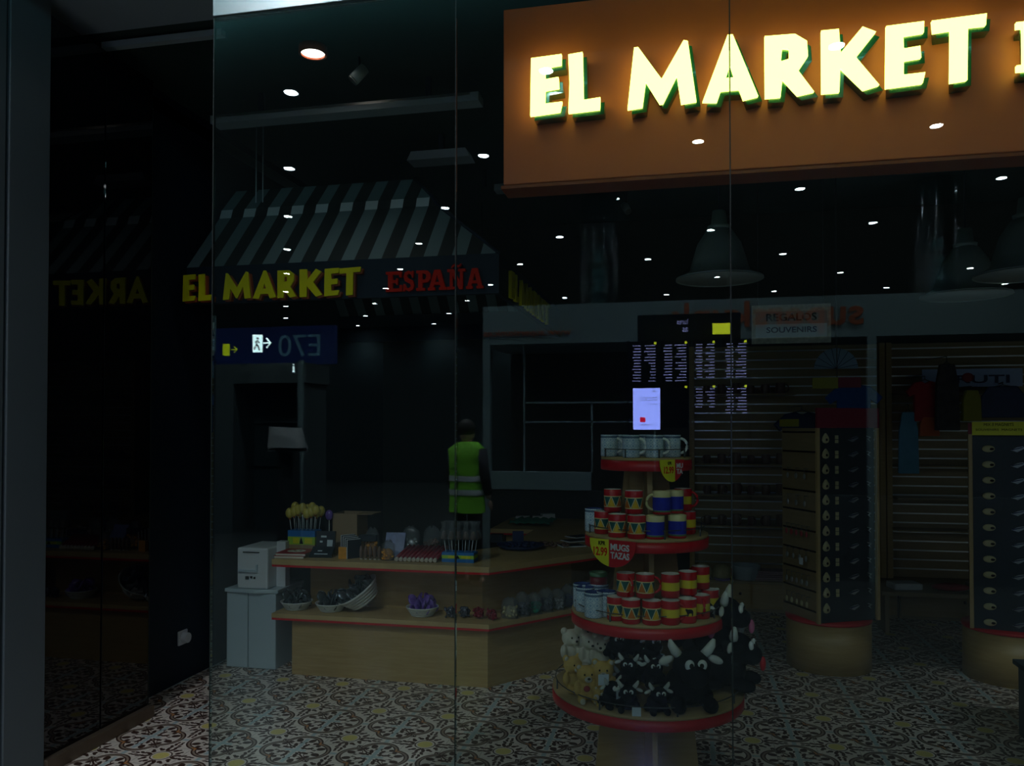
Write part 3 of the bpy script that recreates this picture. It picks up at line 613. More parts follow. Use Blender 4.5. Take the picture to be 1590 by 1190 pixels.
# goods along the angled side
def p2(px, py, z=CT): return onz(px, py, z)
q = p2(772, 842); fin(B().obox((q.x, q.y, CT), 0.1, 0, (0.09, 0.07, 0.06)), 'card_holder', 'darkcard', None, 'small dark card holder right of the lollipop box corner', 'holder')
q = p2(808, 852); t = thing('trinket_tray', (q.x, q.y, CT), 'dark blue tray of trinkets on the angled side of the counter', 'tray', rz=0.3)
fin(B().lathe([(0, 0), (.12, 0), (.17, .03), (.165, .03), (.118, .006), (0, .006)], n=20), 'dish', 'darkblue', t)
b = B()
for k in range(26): b.ell((random.uniform(-.1, .1), random.uniform(-.1, .1), random.uniform(.012, .035)), (.022, .012, .012), 6, Matrix.Rotation(random.random() * 6, 3, 'Z'), 5)
fin(b, 'trinkets', 'darkblue', t, kind='stuff')
fin(B().obox((q.x - .05, q.y + .16, CT), .2, 0, (.08, .03, .10)), 'card_holder', 'darkblue', None, 'tall navy card holder behind the blue trinket tray', 'holder')
q = p2(856, 848); b = B()
for k in range(40): b.ell((q.x + random.uniform(-.16, .14), q.y + random.uniform(-.08, .09), CT + random.uniform(.008, .02)), (.018, .01, .008), 6, Matrix.Rotation(random.random() * 6, 3, 'Z'), 5)
fin(b, 'loose_trinkets', 'choc', None, 'scatter of small brown trinkets between the blue tray and the picture frames', 'trinkets', kind='stuff')
for k, (px, py) in enumerate([(887, 848), (893, 841), (899, 835)]):
    q = p2(px, py); t = thing('postcard_frame', (q.x, q.y, CT + .003 * k), ['nearest', 'middle', 'farthest'][k] + ' of the three white-edged dark frames lying by the mug tower', 'frame', 'frames lying on the counter', rz=0.2 * k + 0.5)
    fin(B().box(-.09, .09, -.065, .065, 0, .006), 'border', 'white', t); fin(B().box(-.08, .08, -.055, .055, .0062, .008), 'picture', 'darkcard', t)
q = p2(826, 814); b = B(); n = 14
vs = [[b._v((q.x - .17 + .34 * i / n + .02 * sin(j), q.y - .2 + .4 * j / n, CT + .004 + .022 * abs(sin(i * 1.1 + j * .5)) + .014 * abs(cos(j * .9)))) for i in range(n + 1)] for j in range(n + 1)]
for j in range(n):
    for i in range(n): b.bm.faces.new((vs[j][i], vs[j][i + 1], vs[j + 1][i + 1], vs[j + 1][i])).smooth = True
o = fin(b, 'folded_cloth', 'green', None, 'crumpled teal cloth on the rear part of the counter', 'cloth'); md = o.modifiers.new('thick', 'SOLIDIFY'); md.thickness = 0.004
for k, (px, py, dz, lb) in enumerate([(815, 803, 0, 'leftmost white paper pad behind the teal cloth'), (840, 803, 0, 'lower white paper pad, middle of the rear counter'), (854, 803, 0, 'white paper pad at the right of the rear counter'), (853, 803, .022, 'white paper pad lying on top of the right one')]):
    q = p2(px, py); fin(B().obox((q.x, q.y - .1, CT + dz), .15 * k, 0, (.12, .09, .02)), 'paper_pad', 'white', None, lb, 'paper pad', 'paper pads at the back')

# baskets on the middle shelf
def basket(px, y, r, h, lb, m, clb, tilt=0.0, z=MS):
    x = at(px, y=y); t = thing('wicker_basket', (x, y, z), lb, 'basket', 'white baskets on the middle shelf', rz=0)
    b = B(); n = 28; prof = [(r * .62, 0)] + [(r * (.62 + .38 * k / 6), h * k / 6) for k in range(1, 7)]
    b.lathe([(0.001, .002)] + prof + [(r * .97, h)] + [(r * (.59 + .36 * k / 6), .006 + (h - .006) * k / 6) for k in range(5, -1, -1)] + [(0.001, .006)], n=n)
    o = fin(b, 'bowl', 'wicker', t)
    b = B()
    for k in range(5): b.tube([((r * (.66 + .36 * k / 5)) * cos(a), (r * (.66 + .36 * k / 5)) * sin(a), h * (k + .5) / 5) for a in [2 * pi * i / n for i in range(n)]], .004, 5, True)
    o2 = fin(b, 'weave', 'wicker', t)
    b = B()
    for i in range(22):
        a = i * 2.4; rr = r * .72 * sqrt(i / 22)
        b.ell((rr * cos(a), rr * sin(a), h * .8 + .028 * (i % 3)), (.032, .008, .034), 8, Matrix.Rotation(a, 3, 'Z') @ Matrix.Rotation(.5 * sin(i), 3, 'X'), 6)
    o3 = thing('sweet_packets', (x, y, z + 0.012), clb, 'packets'); c = fin(b, 'sweet_packets_tmp', m, o3)
    bpy.data.objects.remove(o3); c.parent = None; c.name = 'sweet_packets'; c.location = (x, y, z); P(c, label=clb, category='packets', kind='stuff')
    for o in (t, c):
        if tilt: o.rotation_euler = (radians(18), tilt, 0)
        if tilt: o.location.z += r * .62 * sin(abs(tilt)) + .012
    return t
basket(461, 2.34, 0.105, 0.055, 'leftmost round white basket on the middle shelf', 'foil', 'shiny dark packets filling the leftmost basket')
basket(515, 2.34, 0.105, 0.055, 'second round white basket from the left on the middle shelf', 'foil', 'dark packets filling the second basket')
basket(568, 2.40, 0.15, 0.10, 'larger white basket tipped over to the left on the middle shelf', 'foil', 'clear bags spilling in the tipped basket', tilt=-0.55)
basket(656, 2.34, 0.105, 0.06, 'white basket standing alone with purple packets', 'purple', 'purple foil packets in the lone basket')
for k, (px, y) in enumerate([(700, 2.32), (722, 2.34), (744, 2.33), (764, 2.31)]):
    bag(px, y, .078, .07, ['sweets', 'sweets', 'darkred', 'darkred'][k], ['first', 'second', 'third', 'fourth'][k] + ' from the left of the low packets right of the purple basket', 'sweet_packet', MS, 'packet', False, group='low packets on the middle shelf')
for k in range(8):
    f = (k + .5) / 8; x = -1.12 + f * .5; y = 2.34 + f * .62
    bagx(x, y, .108, .135 + .02 * (k % 2), ['kraft', 'sweets', 'green', 'sweets', 'silver', 'darkblue', 'purple', 'sweets'][k], ['first', 'second', 'third', 'fourth', 'fifth', 'sixth', 'seventh', 'eighth'][k] + ' from the left of the clear bags on the angled middle shelf', z=MS, group='clear bags on the angled shelf')

# ------------------------------------------------------------------ the round display tower
TX, TY = -0.171, 0.945
tw = thing('display_tower', (TX, TY, 0), 'four-tier round beech display tower with bright red shelf edges', 'display stand'); to = (TX, TY, 0)
TIERS = [(0.49, 0.405), (0.82, 0.322), (1.15, 0.262), (1.476, 0.193)]
for k, (z, r) in enumerate(TIERS):
    sh = fin(B(to).lathe([(0, z - .012), (r, z - .012), (r, z), (0, z)], (TX, TY, 0), 64), 'shelf_disc', 'woodlight', tw)
    fin(B(to).lathe([(0, z - .055), (r, z - .055), (r + .002, z - .053), (r + .002, z - .0125), (0, z - .0125)], (TX, TY, 0), 64), 'red_edge', 'rededge', sh)
    n = 48; rr = r - .012
    fin(B(to).tube([(TX + rr * cos(2 * pi * i / n), TY + rr * sin(2 * pi * i / n), z + .035) for i in range(n)], .0022, 6, True), 'guard_rail', 'wire', tw)
    b = B(to)
    for i in range(8):
        a = 2 * pi * i / 8 + .35; b.tube([(TX + rr * cos(a), TY + rr * sin(a), z - .02), (TX + rr * cos(a), TY + rr * sin(a), z + .036)], .004, 6)
    fin(b, 'rail_posts', 'wire', tw)
b = B(to); a = YAW
def leaf(ang, name, m):
    b = B(to); u = Vector((cos(ang), sin(ang), 0)); v = Vector((-sin(ang), cos(ang), 0)) * .011
    for (z0, z1) in [(0, .435), (.49, .765), (.82, 1.095), (1.15, 1.421)]:
        w0 = .235 - .10 * z0; w1 = .235 - .10 * z1; c = Vector((TX, TY, 0)); Z = Vector((0, 0, 1))
        A = [c - u * w0 + Z * z0, c + u * w0 + Z * z0, c + u * w1 + Z * z1, c - u * w1 + Z * z1]
        f = [b._v(p - v) for p in A]; g = [b._v(p + v) for p in A]
        b.bm.faces.new(f); b.bm.faces.new(g[::-1])
        for i in range(4): b.bm.faces.new((f[(i + 1) % 4], f[i], g[i], g[(i + 1) % 4]))
    fin(b, name, m, tw)
leaf(YAW, 'column_board', 'wood'); leaf(YAW + pi / 2, 'column_fin', 'woodlight')
fin(B(to).lathe([(0.26, 0.001), (.26, .03)], (TX, TY, 0), 40), 'foot', 'wood', tw)
def rim(px, r):                   # point of the circle of radius r about the tower that the camera sees under column px
    d = ray(px, 665); d = Vector((d.x, d.y)); o2 = Vector((0, -D)) - Vector((TX, TY)); A = d.dot(d); Bq = o2.dot(d); Cq = o2.dot(o2) - r * r; disc = max(Bq * Bq - A * Cq, 0)
    t = (-Bq - sqrt(disc)) / A; return Vector((0, -D)) + d * t
# price flags
def flag(px, tier, w, h, lb, full=True):
    z, r = TIERS[tier]; c = rim(px, r + .012); ang = atan2(c.y - TY, c.x - TX) + pi / 2
    t = thing('price_flag', (c.x, c.y, z - h - .012), lb, 'price tag', rz=ang)
    n = 16; pts = [(w / 2 * cos(pi + pi * i / n), h + h * sin(pi + pi * i / n) * 1.0) for i in range(n + 1)]
    cut = -w / 2 + w * (.42 if full else .62)
    l = [p for p in pts if p[0] <= cut] + [(cut, h + .006), (-w / 2, h + .006)]; rr = [(cut, h + .006)] + [(cut, min(p[1] for p in pts if abs(p[0] - cut) < w * .12))] + [p for p in pts if p[0] > cut] + [(w / 2, h + .006)]
    # keep the cut vertical on both halves
    zc = h - h * sqrt(max(0, 1 - (2 * cut / w) ** 2)); l = [p for p in pts if p[0] < cut] + [(cut, zc), (cut, h + .006), (-w / 2, h + .006)]; rr = [(cut, zc)] + [p for p in pts if p[0] > cut] + [(w / 2, h + .006), (cut, h + .006)]
    fin(B().vprism(l, -.002, .002), 'yellow_field', 'yellow', t); fin(B().vprism(rr, -.002, .002), 'red_field', 'rededge', t)
    mid = (-w / 2 + cut) / 2 + .006
    fin(B().mesh(text_mesh('12.99', w * (.3 if full else .4), h * .34, .001, .02), put(FRONT, (mid - w * (.15 if full else .2), -.003, h * .40))), 'price', 'redl', t)
    fin(B().mesh(text_mesh('KPR', w * .15, h * .16, .001, .02), put(FRONT, (mid - w * .04, -.003, h * .82))), 'small_print', 'pupil', t)
    if full:
        fin(B().mesh(text_mesh('MUGS', w * .40, h * .26, .001, .03), put(FRONT, (cut + w * .04, -.003, h * .66))).mesh(text_mesh('TAZAS', w * .40, h * .26, .001, .03), put(FRONT, (cut + w * .04, -.003, h * .34))), 'caption', 'white', t)
    else:
        fin(B().mesh(text_mesh('MU', w * .26, h * .24, .001, .03), put(FRONT, (cut + w * .06, -.003, h * .66))).mesh(text_mesh('TA', w * .26, h * .24, .001, .03), put(FRONT, (cut + w * .06, -.003, h * .38))), 'caption', 'white', t)
flag(951, 2, 0.22, 0.105, 'half-round yellow and red price flag reading MUGS TAZAS on the second shelf down')
flag(1043, 3, 0.115, 0.085, 'half-round yellow and red price flag on the right of the top shelf', False)

# ------------------------------------------------------------------ mugs
def mug_proto(name, kind, inner, R=.0375, H=.093, hm=None, handle=True):
    t = thing(name, (0, 0, 0), '', 'mug')
    wall = [(.0, .0), (R * .93, .0), (R, .004)]; mats = [0, 0]
    if kind == 'flag': zs = [(.029, 0), (.062, 1), (H, 0)]
    elif kind == 'blueyellow': zs = [(.010, 0), (.016, 2), (.0165, 1), (.070, 3), (H, 1)]
    elif kind == 'bluesmall': zs = [(H, 0)]
    else: zs = [(H, 0)]
    for z, mi in zs: wall.append((R, z)); mats.append(mi)
    wall += [(R * .985, H + .001)]; mats.append(mats[-1])
    b = B().lathe(wall, n=28, mats=mats, close=False)
    ml = {'flag': ['red', 'yellowg'], 'blueyellow': ['red', 'creamg', 'greeng', 'blue'], 'zig': ['zig'], 'btile': ['btile'], 'plain': ['whiteg'], 'green': ['choc']}[kind]
    fin(b, 'body', ml, t)
    fin(B().lathe([(R * .985, H + .001), (R * .91, H + .001), (R * .89, H - .004), (R * .87, .012), (0.0, .008)], n=28, close=False), 'inside', inner, t)
    if handle:
        hz = H * .52; pts = [(-(R - .004) - .030 * sin(pi * k / 10) * 1.0, 0, hz + .031 * cos(pi * k / 10)) for k in range(11)]
        fin(B().tube(pts, .0056, 8), 'handle', hm or ml[0], t)
    return t
prot = {}
def mug(kind, px, r, z, lb, grp, rz=None, front=False, sc=1.0, back=False):
    spec = {'zig': ('zig', 'cream', 'red'), 'flag': ('flag', 'cream', 'red'), 'by': ('blueyellow', 'creamg', 'creamg'), 'bt': ('btile', 'navy', 'whiteg'), 'pl': ('plain', 'cream', 'whiteg')}[kind]
    c = rim(px, r) if r > 0 else None
    if back:
        d = ray(px, 665); d = Vector((d.x, d.y)); o2 = Vector((0, -D)) - Vector((TX, TY)); A = d.dot(d); Bq = o2.dot(d); Cq = o2.dot(o2) - r * r
        c = Vector((0, -D)) + d * ((-Bq + sqrt(max(0, Bq * Bq - A * Cq))) / A)
    if rz is None: rz = random.uniform(-2.6, -0.6)
    elif 0.5 < rz < 2.8 and not front: rz -= pi                      # handle turned to the back
    if kind not in prot:
        t = mug_proto('coffee_mug', spec[0], spec[1], hm=spec[2]); prot[kind] = t
        t.location = (c.x, c.y, z); t.rotation_euler = (0, 0, rz)
    else: t = dup(prot[kind], (c.x, c.y, z), rz)
    t.scale = (sc,) * 3
    t['label'] = lb; t['group'] = grp; return t
# handle points to local -x: rz=pi -> handle to the right of the picture
z = TIERS[3][0] + .001; g = 'mugs on the top shelf'
mug('bt', 946, .145, z, 'pale blue patterned mug, leftmost on the top shelf, handle to the right', g, pi - .5 + YAW)
mug('bt', 980, .145, z, 'pale blue patterned mug, second from the left on the top shelf', g, pi - .45 + YAW)
mug('bt', 1016, .14, z, 'pale blue patterned mug, third from the left on the top shelf', g, pi - .4 + YAW)
mug('bt', 1043, .13, z, 'pale blue patterned mug, rightmost on the top shelf', g, pi - .3 + YAW)
mug('bt', 962, .12, z, 'pale blue patterned mug behind the two leftmost on the top shelf', g, .6, back=True)
mug('bt', 1005, .12, z, 'pale blue patterned mug behind the third one on the top shelf', g, 2.2, back=True)
z = TIERS[2][0] + .001; g = 'mugs on the second shelf down'; z2 = z + .0955
mug('zig', 936, .20, z, 'red zigzag mug, leftmost of the lower row on the second shelf down', g, 1.4)
mug('zig', 958, .222, z, 'red zigzag mug, second of the lower row on the second shelf down', g, 1.6)
mug('zig', 988, .222, z, 'red zigzag mug, third of the lower row on the second shelf down', g, 1.9)
mug('by', 1017, .222, z, 'cobalt blue and yellow mug, left one of the lower pair', g, 1.2)
mug('by', 1051, .215, z, 'cobalt blue and yellow mug, right one of the lower pair', g, 1.7)
mug('flag', 1066, .175, z, 'red and yellow striped mug at the right end of the second shelf down', g, 2.5)
mug('zig', 951, .17, z2, 'red zigzag mug on top of the lower row, left one of the upper pair', g, 1.5)
mug('zig', 984, .17, z2, 'red zigzag mug on top of the lower row, right one of the upper pair', g, 1.8)
mug('by', 1027, .185, z2, 'cobalt blue and yellow mug stacked on top, its handle to the left', g, YAW)
mug('by', 1047, .165, z2, 'cobalt blue and yellow mug stacked on top, right of the one with its handle out', g, 2.4)
mug('flag', 1060, .135, z2, 'red and yellow striped mug stacked on top at the right end', g, 2.9)
mug('bt', 922, .18, z, 'pale blue mug at the far left of the second shelf down', g, 2.0, sc=1.05, back=True)
z = TIERS[1][0] + .001; z2 = z + .0955; g = 'mugs on the third shelf down'
for px, r, zz, lb, rz in [(904, .24, z, 'leftmost', 2.0), (908, .275, z, 'second', 2.2), (922, .29, z, 'front', pi + YAW - .3), (930, .20, z, 'rear', 1.4), (941, .235, z, 'right', 1.2)]:
    mug('bt', px, r, zz, lb + ' mug of the pale blue group at the left of the third shelf down', g, rz, sc=1.08)
for k, (px, r) in enumerate([(956, .262), (979, .283), (1011, .283)]): mug('zig', px, r, z, ['left', 'middle', 'right'][k] + ' red zigzag mug in the lower row of the third shelf down', g, [1.6, pi + YAW - .6, pi + YAW - .2][k] if k else 1.6)
mug('zig', 971, .235, z2, 'red zigzag mug stacked upper left on the third shelf down, handle showing', g, pi / 2 + YAW + 0.3, True)
mug('zig', 1001, .235, z2, 'red zigzag mug stacked upper right on the third shelf down', g, pi + YAW)
mug('flag', 1040, .283, z, 'red and yellow mug, first of the lower row on the third shelf down', g, pi + YAW)
mug('flag', 1040, .235, z2, 'red and yellow mug, first of the upper row on the third shelf down', g, 2.0)
t = mug('flag', 1066, .278, z, 'red and yellow mug with a black bull silhouette in the lower row', g, 1.3)
bull = [(-.012, 0), (-.009, .012), (-.013, .020), (-.016, .026), (-.013, .030), (-.006, .027), (.004, .028), (.012, .026), (.016, .018), (.014, .001), (.011, .001), (.010, .012), (.002, .012), (-.002, .010), (-.004, 0), (-.007, 0), (-.007, .010), (-.009, .010)]
o = fin(B().vprism(bull, -.0012, .0012), 'bull_silhouette', 'pupil', t); o.rotation_euler = (0, 0, pi - 1.3 + YAW); cc = Vector((0.0, -.0388)); rr_ = pi - 1.3 + YAW; o.location = (cc.x * cos(rr_) - cc.y * sin(rr_), cc.x * sin(rr_) + cc.y * cos(rr_), .03)
mug('flag', 1067, .225, z2, 'red and yellow mug, second of the upper row on the third shelf down', g, 2.2)
mug('flag', 1087, .262, z, 'red and yellow mug, third of the lower row on the third shelf down', g, pi / 2 + YAW, True)
mug('flag', 1087, .19, z2, 'red and yellow mug, last of the upper row on the third shelf down', g, 2.6)
mug('flag', 1101, .225, z, 'red and yellow mug at the right end of the third shelf down', g, 2.6)
for px, lb in [(988, 'left'), (1027, 'middle'), (1058, 'right')]: mug('pl', px, .20, z + .01, lb + ' one of the white-rimmed mugs at the back of the third shelf down', g, 1.2, sc=1.2, back=True)
c = rim(929, .14); t = thing('storage_jar', (c.x, c.y, z), 'dark red jar with a pale green rim behind the pale blue mugs', 'jar')
fin(B().lathe([(0, 0), (.036, 0), (.038, .01), (.038, .11), (.036, .135), (0, .135)], n=24), 'body', 'darkred', t); fin(B().lathe([(.039, .135), (.039, .152), (.034, .152), (.034, .135)], n=24, close=False), 'rim', 'greeng', t)

# ------------------------------------------------------------------ plush toys
def remeshed(b, vox, name):
    me = bpy.data.meshes.new(name); b.bm.to_mesh(me); b.bm.free(); o = bpy.data.objects.new(name, me); COL.objects.link(o)
    md = o.modifiers.new('r', 'REMESH'); md.mode = 'VOXEL'; md.voxel_size = vox; md.use_smooth_shade = True
    sm = o.modifiers.new('s', 'SMOOTH'); sm.iterations = 4
    dg = bpy.context.evaluated_depsgraph_get(); r = bpy.data.meshes.new_from_object(o.evaluated_get(dg)); bpy.data.objects.remove(o)
    for p in r.polygons: p.use_smooth = True
    r.name = name; return r
def from_me(me, name, m, parent):
    me.materials.clear(); me.materials.append(M[m]); o = bpy.data.objects.new(name, me); COL.objects.link(o); o.parent = parent; return o
# bull calf, faces -y
b = B(); b.ell((0, .012, .034), (.040, .048, .034)); b.ell((0, -.018, .076), (.034, .032, .030)); b.ell((0, -.046, .066), (.024, .020, .019))
for s_ in (-1, 1): b.ell((s_ * .028, -.036, .014), (.014, .024, .014)); b.ell((s_ * .034, .022, .014), (.016, .026, .014))
b.tube([(0, .05, .03), (.01, .07, .02), (.02, .08, .008)], [.008, .006, .005])
BULL = remeshed(b, .004, 'bull_body')
def bull_proto():
    t = thing('plush_bull', (0, 0, 0), '', 'plush toy'); from_me(BULL, 'body', 'plushblack', t)
    for s_ in (-1, 1):
        fin(B().tube([(s_ * .020, -.016, .094), (s_ * .030, -.018, .104), (s_ * .036, -.020, .114), (s_ * .039, -.022, .124)], [.0075, .0085, .0070, .003], 8), 'horn', 'plushhorn', t)
        fin(B().ell((s_ * .044, -.014, .086), (.015, .005, .007), 10, Matrix.Rotation(s_ * .4, 3, 'Y')), 'ear', 'plushhorn', t)
        e = fin(B().ell((s_ * .011, -.047, .086), (.0085, .005, .0095), 12), 'eye', 'eye', t); fin(B().ell((s_ * .009, -.0515, .086), (.004, .002, .0045), 10), 'pupil', 'pupil', e)
    return t
b = B(); b.ell((0, 0, .036), (.030, .026, .036)); b.ell((0, -.004, .086), (.034, .030, .029)); b.ell((0, -.030, .079), (.014, .010, .011))
for s_ in (-1, 1): b.ell((s_ * .026, 0, .110), (.013, .008, .013)); b.ell((s_ * .034, -.014, .046), (.011, .013, .023)); b.ell((s_ * .022, -.032, .013), (.014, .026, .013))
BEAR = remeshed(b, .004, 'bear_body')
def bear_proto(m):
    t = thing('plush_bear', (0, 0, 0), '', 'plush toy'); me = BEAR.copy(); from_me(me, 'body', m, t)
    fin(B().ell((0, -.036, .078), (.013, .008, .010), 10), 'muzzle', 'bearwhite', t); fin(B().ell((0, -.044, .082), (.005, .003, .004), 8), 'nose', 'pupil', t)
    for s_ in (-1, 1):
        fin(B().ell((s_ * .012, -.032, .092), (.003, .002, .0035), 8), 'eye', 'pupil', t); fin(B().ell((s_ * .022, -.055, .014), (.009, .004, .010), 8), 'foot_pad', 'bearwhite', t); fin(B().ell((s_ * .026, -.006, .110), (.008, .005, .008), 8), 'inner_ear', 'bearwhite', t)
    return t
def toy(proto, px, r, z, yaw, sc, lb, grp, first, tag=None, tongue=None):
    c = rim(px, r); rz = YAW + yaw
    t = proto if first else dup(proto, (0, 0, 0))
    t.location = (c.x, c.y, z); t.rotation_euler = (0, 0, rz); t.scale = (sc,) * 3; t['label'] = lb; t['group'] = grp
    if tag: 
        q = fin(B().obox((tag[0], -.062, tag[1]), tag[2], 0, (.034, .0015, .034)), 'tag', 'tag', t)
    if tongue: fin(B().ell((0, -.066, .052), (.008, .006, .014), 10), 'tongue', tongue, t)
    return t
z = TIERS[0][0] + .001; bp = bull_proto(); G = 'small black bull toys on the bottom shelf'
LB = [(946, .335, z, .5, 1.0, 'small black plush bull at the left of the front row, tag over its face', (-.0, .05, .3)), (974, .345, z, -.1, 1.0, 'small black plush bull in the front row with a white tag hanging at its feet', (.03, .0, .0)),
      (1020, .345, z, .1, 1.0, 'small black plush bull at the right of the front row', None), (976, .275, z + .085, -.25, 1.0, 'small black plush bull in the middle row, left one', None), (1014, .275, z + .085, 0, 1.0, 'small black plush bull in the middle row, right one', None),
      (956, .23, z + .165, .15, 1.0, 'small black plush bull in the top row, left one', None), (982, .20, z + .175, -.5, 1.0, 'small black plush bull in the top row, middle one beside a grey packet', None), (1010, .21, z + .165, .3, 1.0, 'small black plush bull in the top row, right one', None),
      (968, .20, z, 0, 1.1, 'small black plush bull buried at the bottom of the heap', None), (1008, .18, z + .08, .4, 1.1, 'small black plush bull buried behind the middle row', None)]
for k, (px, r, zz, yw, sc, lb, tg) in enumerate(LB): toy(bp, px, r, zz, yw, sc, lb, G, k == 0, tg)
for ch in list(bp.children):
    pass
G = 'large black bull toys on the bottom shelf'
for k, (px, r, zz, yw, sc, lb, tg) in enumerate([(1068, .30, z, 0.05, 2.0, 'large black plush bull in front, facing straight out', None), (1078, .20, z + .165, .25, 1.9, 'large black plush bull on top of the heap under the shelf', 'pink'),
      (1128, .27, z + .02, 1.1, 1.95, 'large black plush bull at the right edge, turned right, red tongue out', 'rededge'), (1112, .17, z + .17, 1.2, 1.9, 'large black plush bull at the upper right, its white horn pointing out', 'pink')]):
    t = dup(bp, (0, 0, 0))
    for c in list(t.children):
        if c.name.startswith('tag'): bpy.data.objects.remove(c)
    toy(t, px, r, zz, yw, sc * 1.12, lb, G, True, None, tg)
for t in [o for o in COL.objects if o.name.startswith('plush_bull') and o is not bp]:
    tg = [c for c in t.children if c.name.startswith('tag')]
    if len(tg) > 1 or (tg and 'tag' not in t['label']): bpy.data.objects.remove(tg[0])
c = rim(985, .24); fin(B().obox((c.x, c.y, z + .27), .1, 0, (.05, .02, .045)), 'clear_packet', 'silver', None, 'small grey packet on top of the small bulls', 'packet')
yb = bear_proto('bear'); G = 'yellow teddy bears on the bottom shelf'
for k, (px, r, zz, yw, lb, tg) in enumerate([(888, .335, z, .5, 'yellow teddy bear at the far left, facing out', None), (910, .345, z - 0.0, .1, 'yellow teddy bear in the middle with a dark heart patch', None), (936, .30, z + .02, -.1, 'yellow teddy bear beside the bulls with a white tag over its face', (0, .055, .2)), (930, .35, z, .4, 'small-looking yellow teddy bear low between the bear and the tagged bull', None)]):
    toy(yb, px, r, zz, yw, 1.25 if k < 3 else .65, lb, G, k == 0, tg)
    if k == 1: pass
t = [o for o in COL.objects if o.get('label', '').startswith('yellow teddy bear in the middle')][0]
fin(B().ell((-.004, -.028, .046), (.011, .004, .010), 10), 'heart_patch', 'redcard', t)
wb = bear_proto('bearwhite'); G = 'cream teddy bears on the bottom shelf'
for k, (px, r, zz, yw, lb) in enumerate([(886, .27, z + .085, .4, 'cream teddy bear at the upper left of the heap'), (906, .24, z + .125, .2, 'cream teddy bear at the very top of the heap'), (918, .25, z + .09, 0, 'cream teddy bear in the middle of the upper heap'), (936, .22, z + .09, -.3, 'cream teddy bear at the upper right, next to the bulls')]):
    toy(wb, px, r, zz, yw, 1.3, lb, G, k == 0)

# ------------------------------------------------------------------ ceiling fittings inside the shop
def lintrack(x0, x1, y, z, lb, grp='linear ceiling lights'):
    t = thing('linear_light', ((x0 + x1) / 2, y, z - .03), lb, 'light fitting', grp); o_ = ((x0 + x1) / 2, y, z - .03)
    fin(B(o_).box(x0, x1, y - .02, y + .09, z - .03, z + .02), 'housing', 'white' if y > 3 else 'greyrail', t)
    fin(B(o_).box(x0 + .05, x1 - .05, y - .022, y - .0205, z + .004, z + .018), 'reflector_lip', 'alu', t)
    fin(B(o_).box(x0 + .3, x0 + .33, y + .02, y + .05, z + .02, 3.65).box(x1 - .33, x1 - .3, y + .02, y + .05, z + .02, 3.65), 'hanger', 'black', t)
    return t
lintrack(-2.85, -1.15, 1.83, 3.50, 'long grey linear light fitting high above the awning')
t = thing('linear_light', (-1.66, 2.7, 3.45), 'short grey tray light hanging behind the long fitting, above the awning', 'light fitting', 'linear ceiling lights'); o_ = (-1.66, 2.7, 3.45)
fin(B(o_).vprism([(-1.89, 3.46), (-1.44, 3.46), (-1.47, 3.52), (-1.86, 3.52)], 2.68, 2.84), 'housing', 'white', t); fin(B(o_).box(-1.68, -1.64, 2.74, 2.78, 3.52, 3.65), 'hanger', 'black', t)
lintrack(-1.47, -1.25, 3.55, 3.50, 'stub of grey linear light fitting left of the orange sign')
lintrack(-0.84, 0.52, 3.55, 3.50, 'grey linear light fitting just under the left half of the orange sign')
lintrack(1.05, 3.2, 3.55, 3.50, 'grey linear light fitting just under the right half of the orange sign')
def spotfit(px, py, z, rz, lb):
    q = onz(px, py, z); t = thing('spotlight', (q.x, q.y, z), lb, 'spotlight', 'ceiling spotlights', rz); 
    fin(B().tube([(0, 0, .0), (.06, 0, .07)], [.032, .03], 14), 'barrel', 'greyrail', t); fin(B().tube([(.03, 0, .04), (.03, 0, 3.65 - z)], .006, 8), 'stem', 'black', t)
    fin(B().tube([(.001, 0, .001), (-.006, 0, -.007)], .030, 14), 'lens', 'alu', t)
spotfit(549, 124, 3.52, .4, 'grey cylinder spotlight, switched off, right of the lit round lamp')
spotfit(975, 328, 3.42, 2.2, 'slim grey spotlight below the left letters of the orange sign')
q = onz(486, 76, 3.64); t = thing('recessed_lamp', (q.x, q.y, 3.61), 'lit round recessed lamp in the shop ceiling, the largest bright disc', 'ceiling lamp'); o_ = (q.x, q.y, 3.61)
fin(B(o_).lathe([(0, .01), (.062, .01), (.062, .03), (0, .03)], (q.x, q.y, 3.61), 32), 'lens', 'shoplamp', t); fin(B(o_).lathe([(.063, .0), (.075, .0), (.075, .04), (.063, .04)], (q.x, q.y, 3.61), 32, close=False), 'trim_ring', 'rust', t)
ll = bpy.data.lights.new('recessed_beam', 'SPOT'); ll.energy = 4.0; ll.color = (0.9, 0.97, 1.0); ll.spot_size = radians(120); ll.spot_blend = .9; ll.shadow_soft_size = .05
o = bpy.data.objects.new('recessed_beam', ll); COL.objects.link(o); o.parent = t; o.location = (0, 0, -.01)
def pend(x, y, z, R, lb):
    t = thing('pendant_lamp', (x, y, z), lb, 'pendant lamp', 'grey bell pendant lamps'); k = R / .24
    fin(B().lathe([(.24 * k, .0), (.235 * k, .006), (.165 * k, .045 * k), (.15 * k, .10 * k), (.12 * k, .20 * k), (.07 * k, .275 * k), (.06 * k, .28 * k)], n=40, close=False), 'shade', 'pendant', t)
    fin(B().lathe([(.06 * k, .28 * k), (.064 * k, .30 * k), (.045 * k, .31 * k), (.036 * k, .385 * k), (.01 * k, .39 * k)], n=24), 'neck', 'pendant', t)
    fin(B().lathe([(.0, .005), (.238 * k, .005), (.238 * k, .010), (0, .010)], n=40), 'diffuser', 'greyrail', t)
    fin(B().tube([(0, 0, .38 * k), (0, 0, 3.65 - z)], .004, 6), 'cord', 'black', t)
pend(0.185, 2.03, 2.43, .24, 'grey bell-shaped pendant lamp, leftmost of the right-hand three')
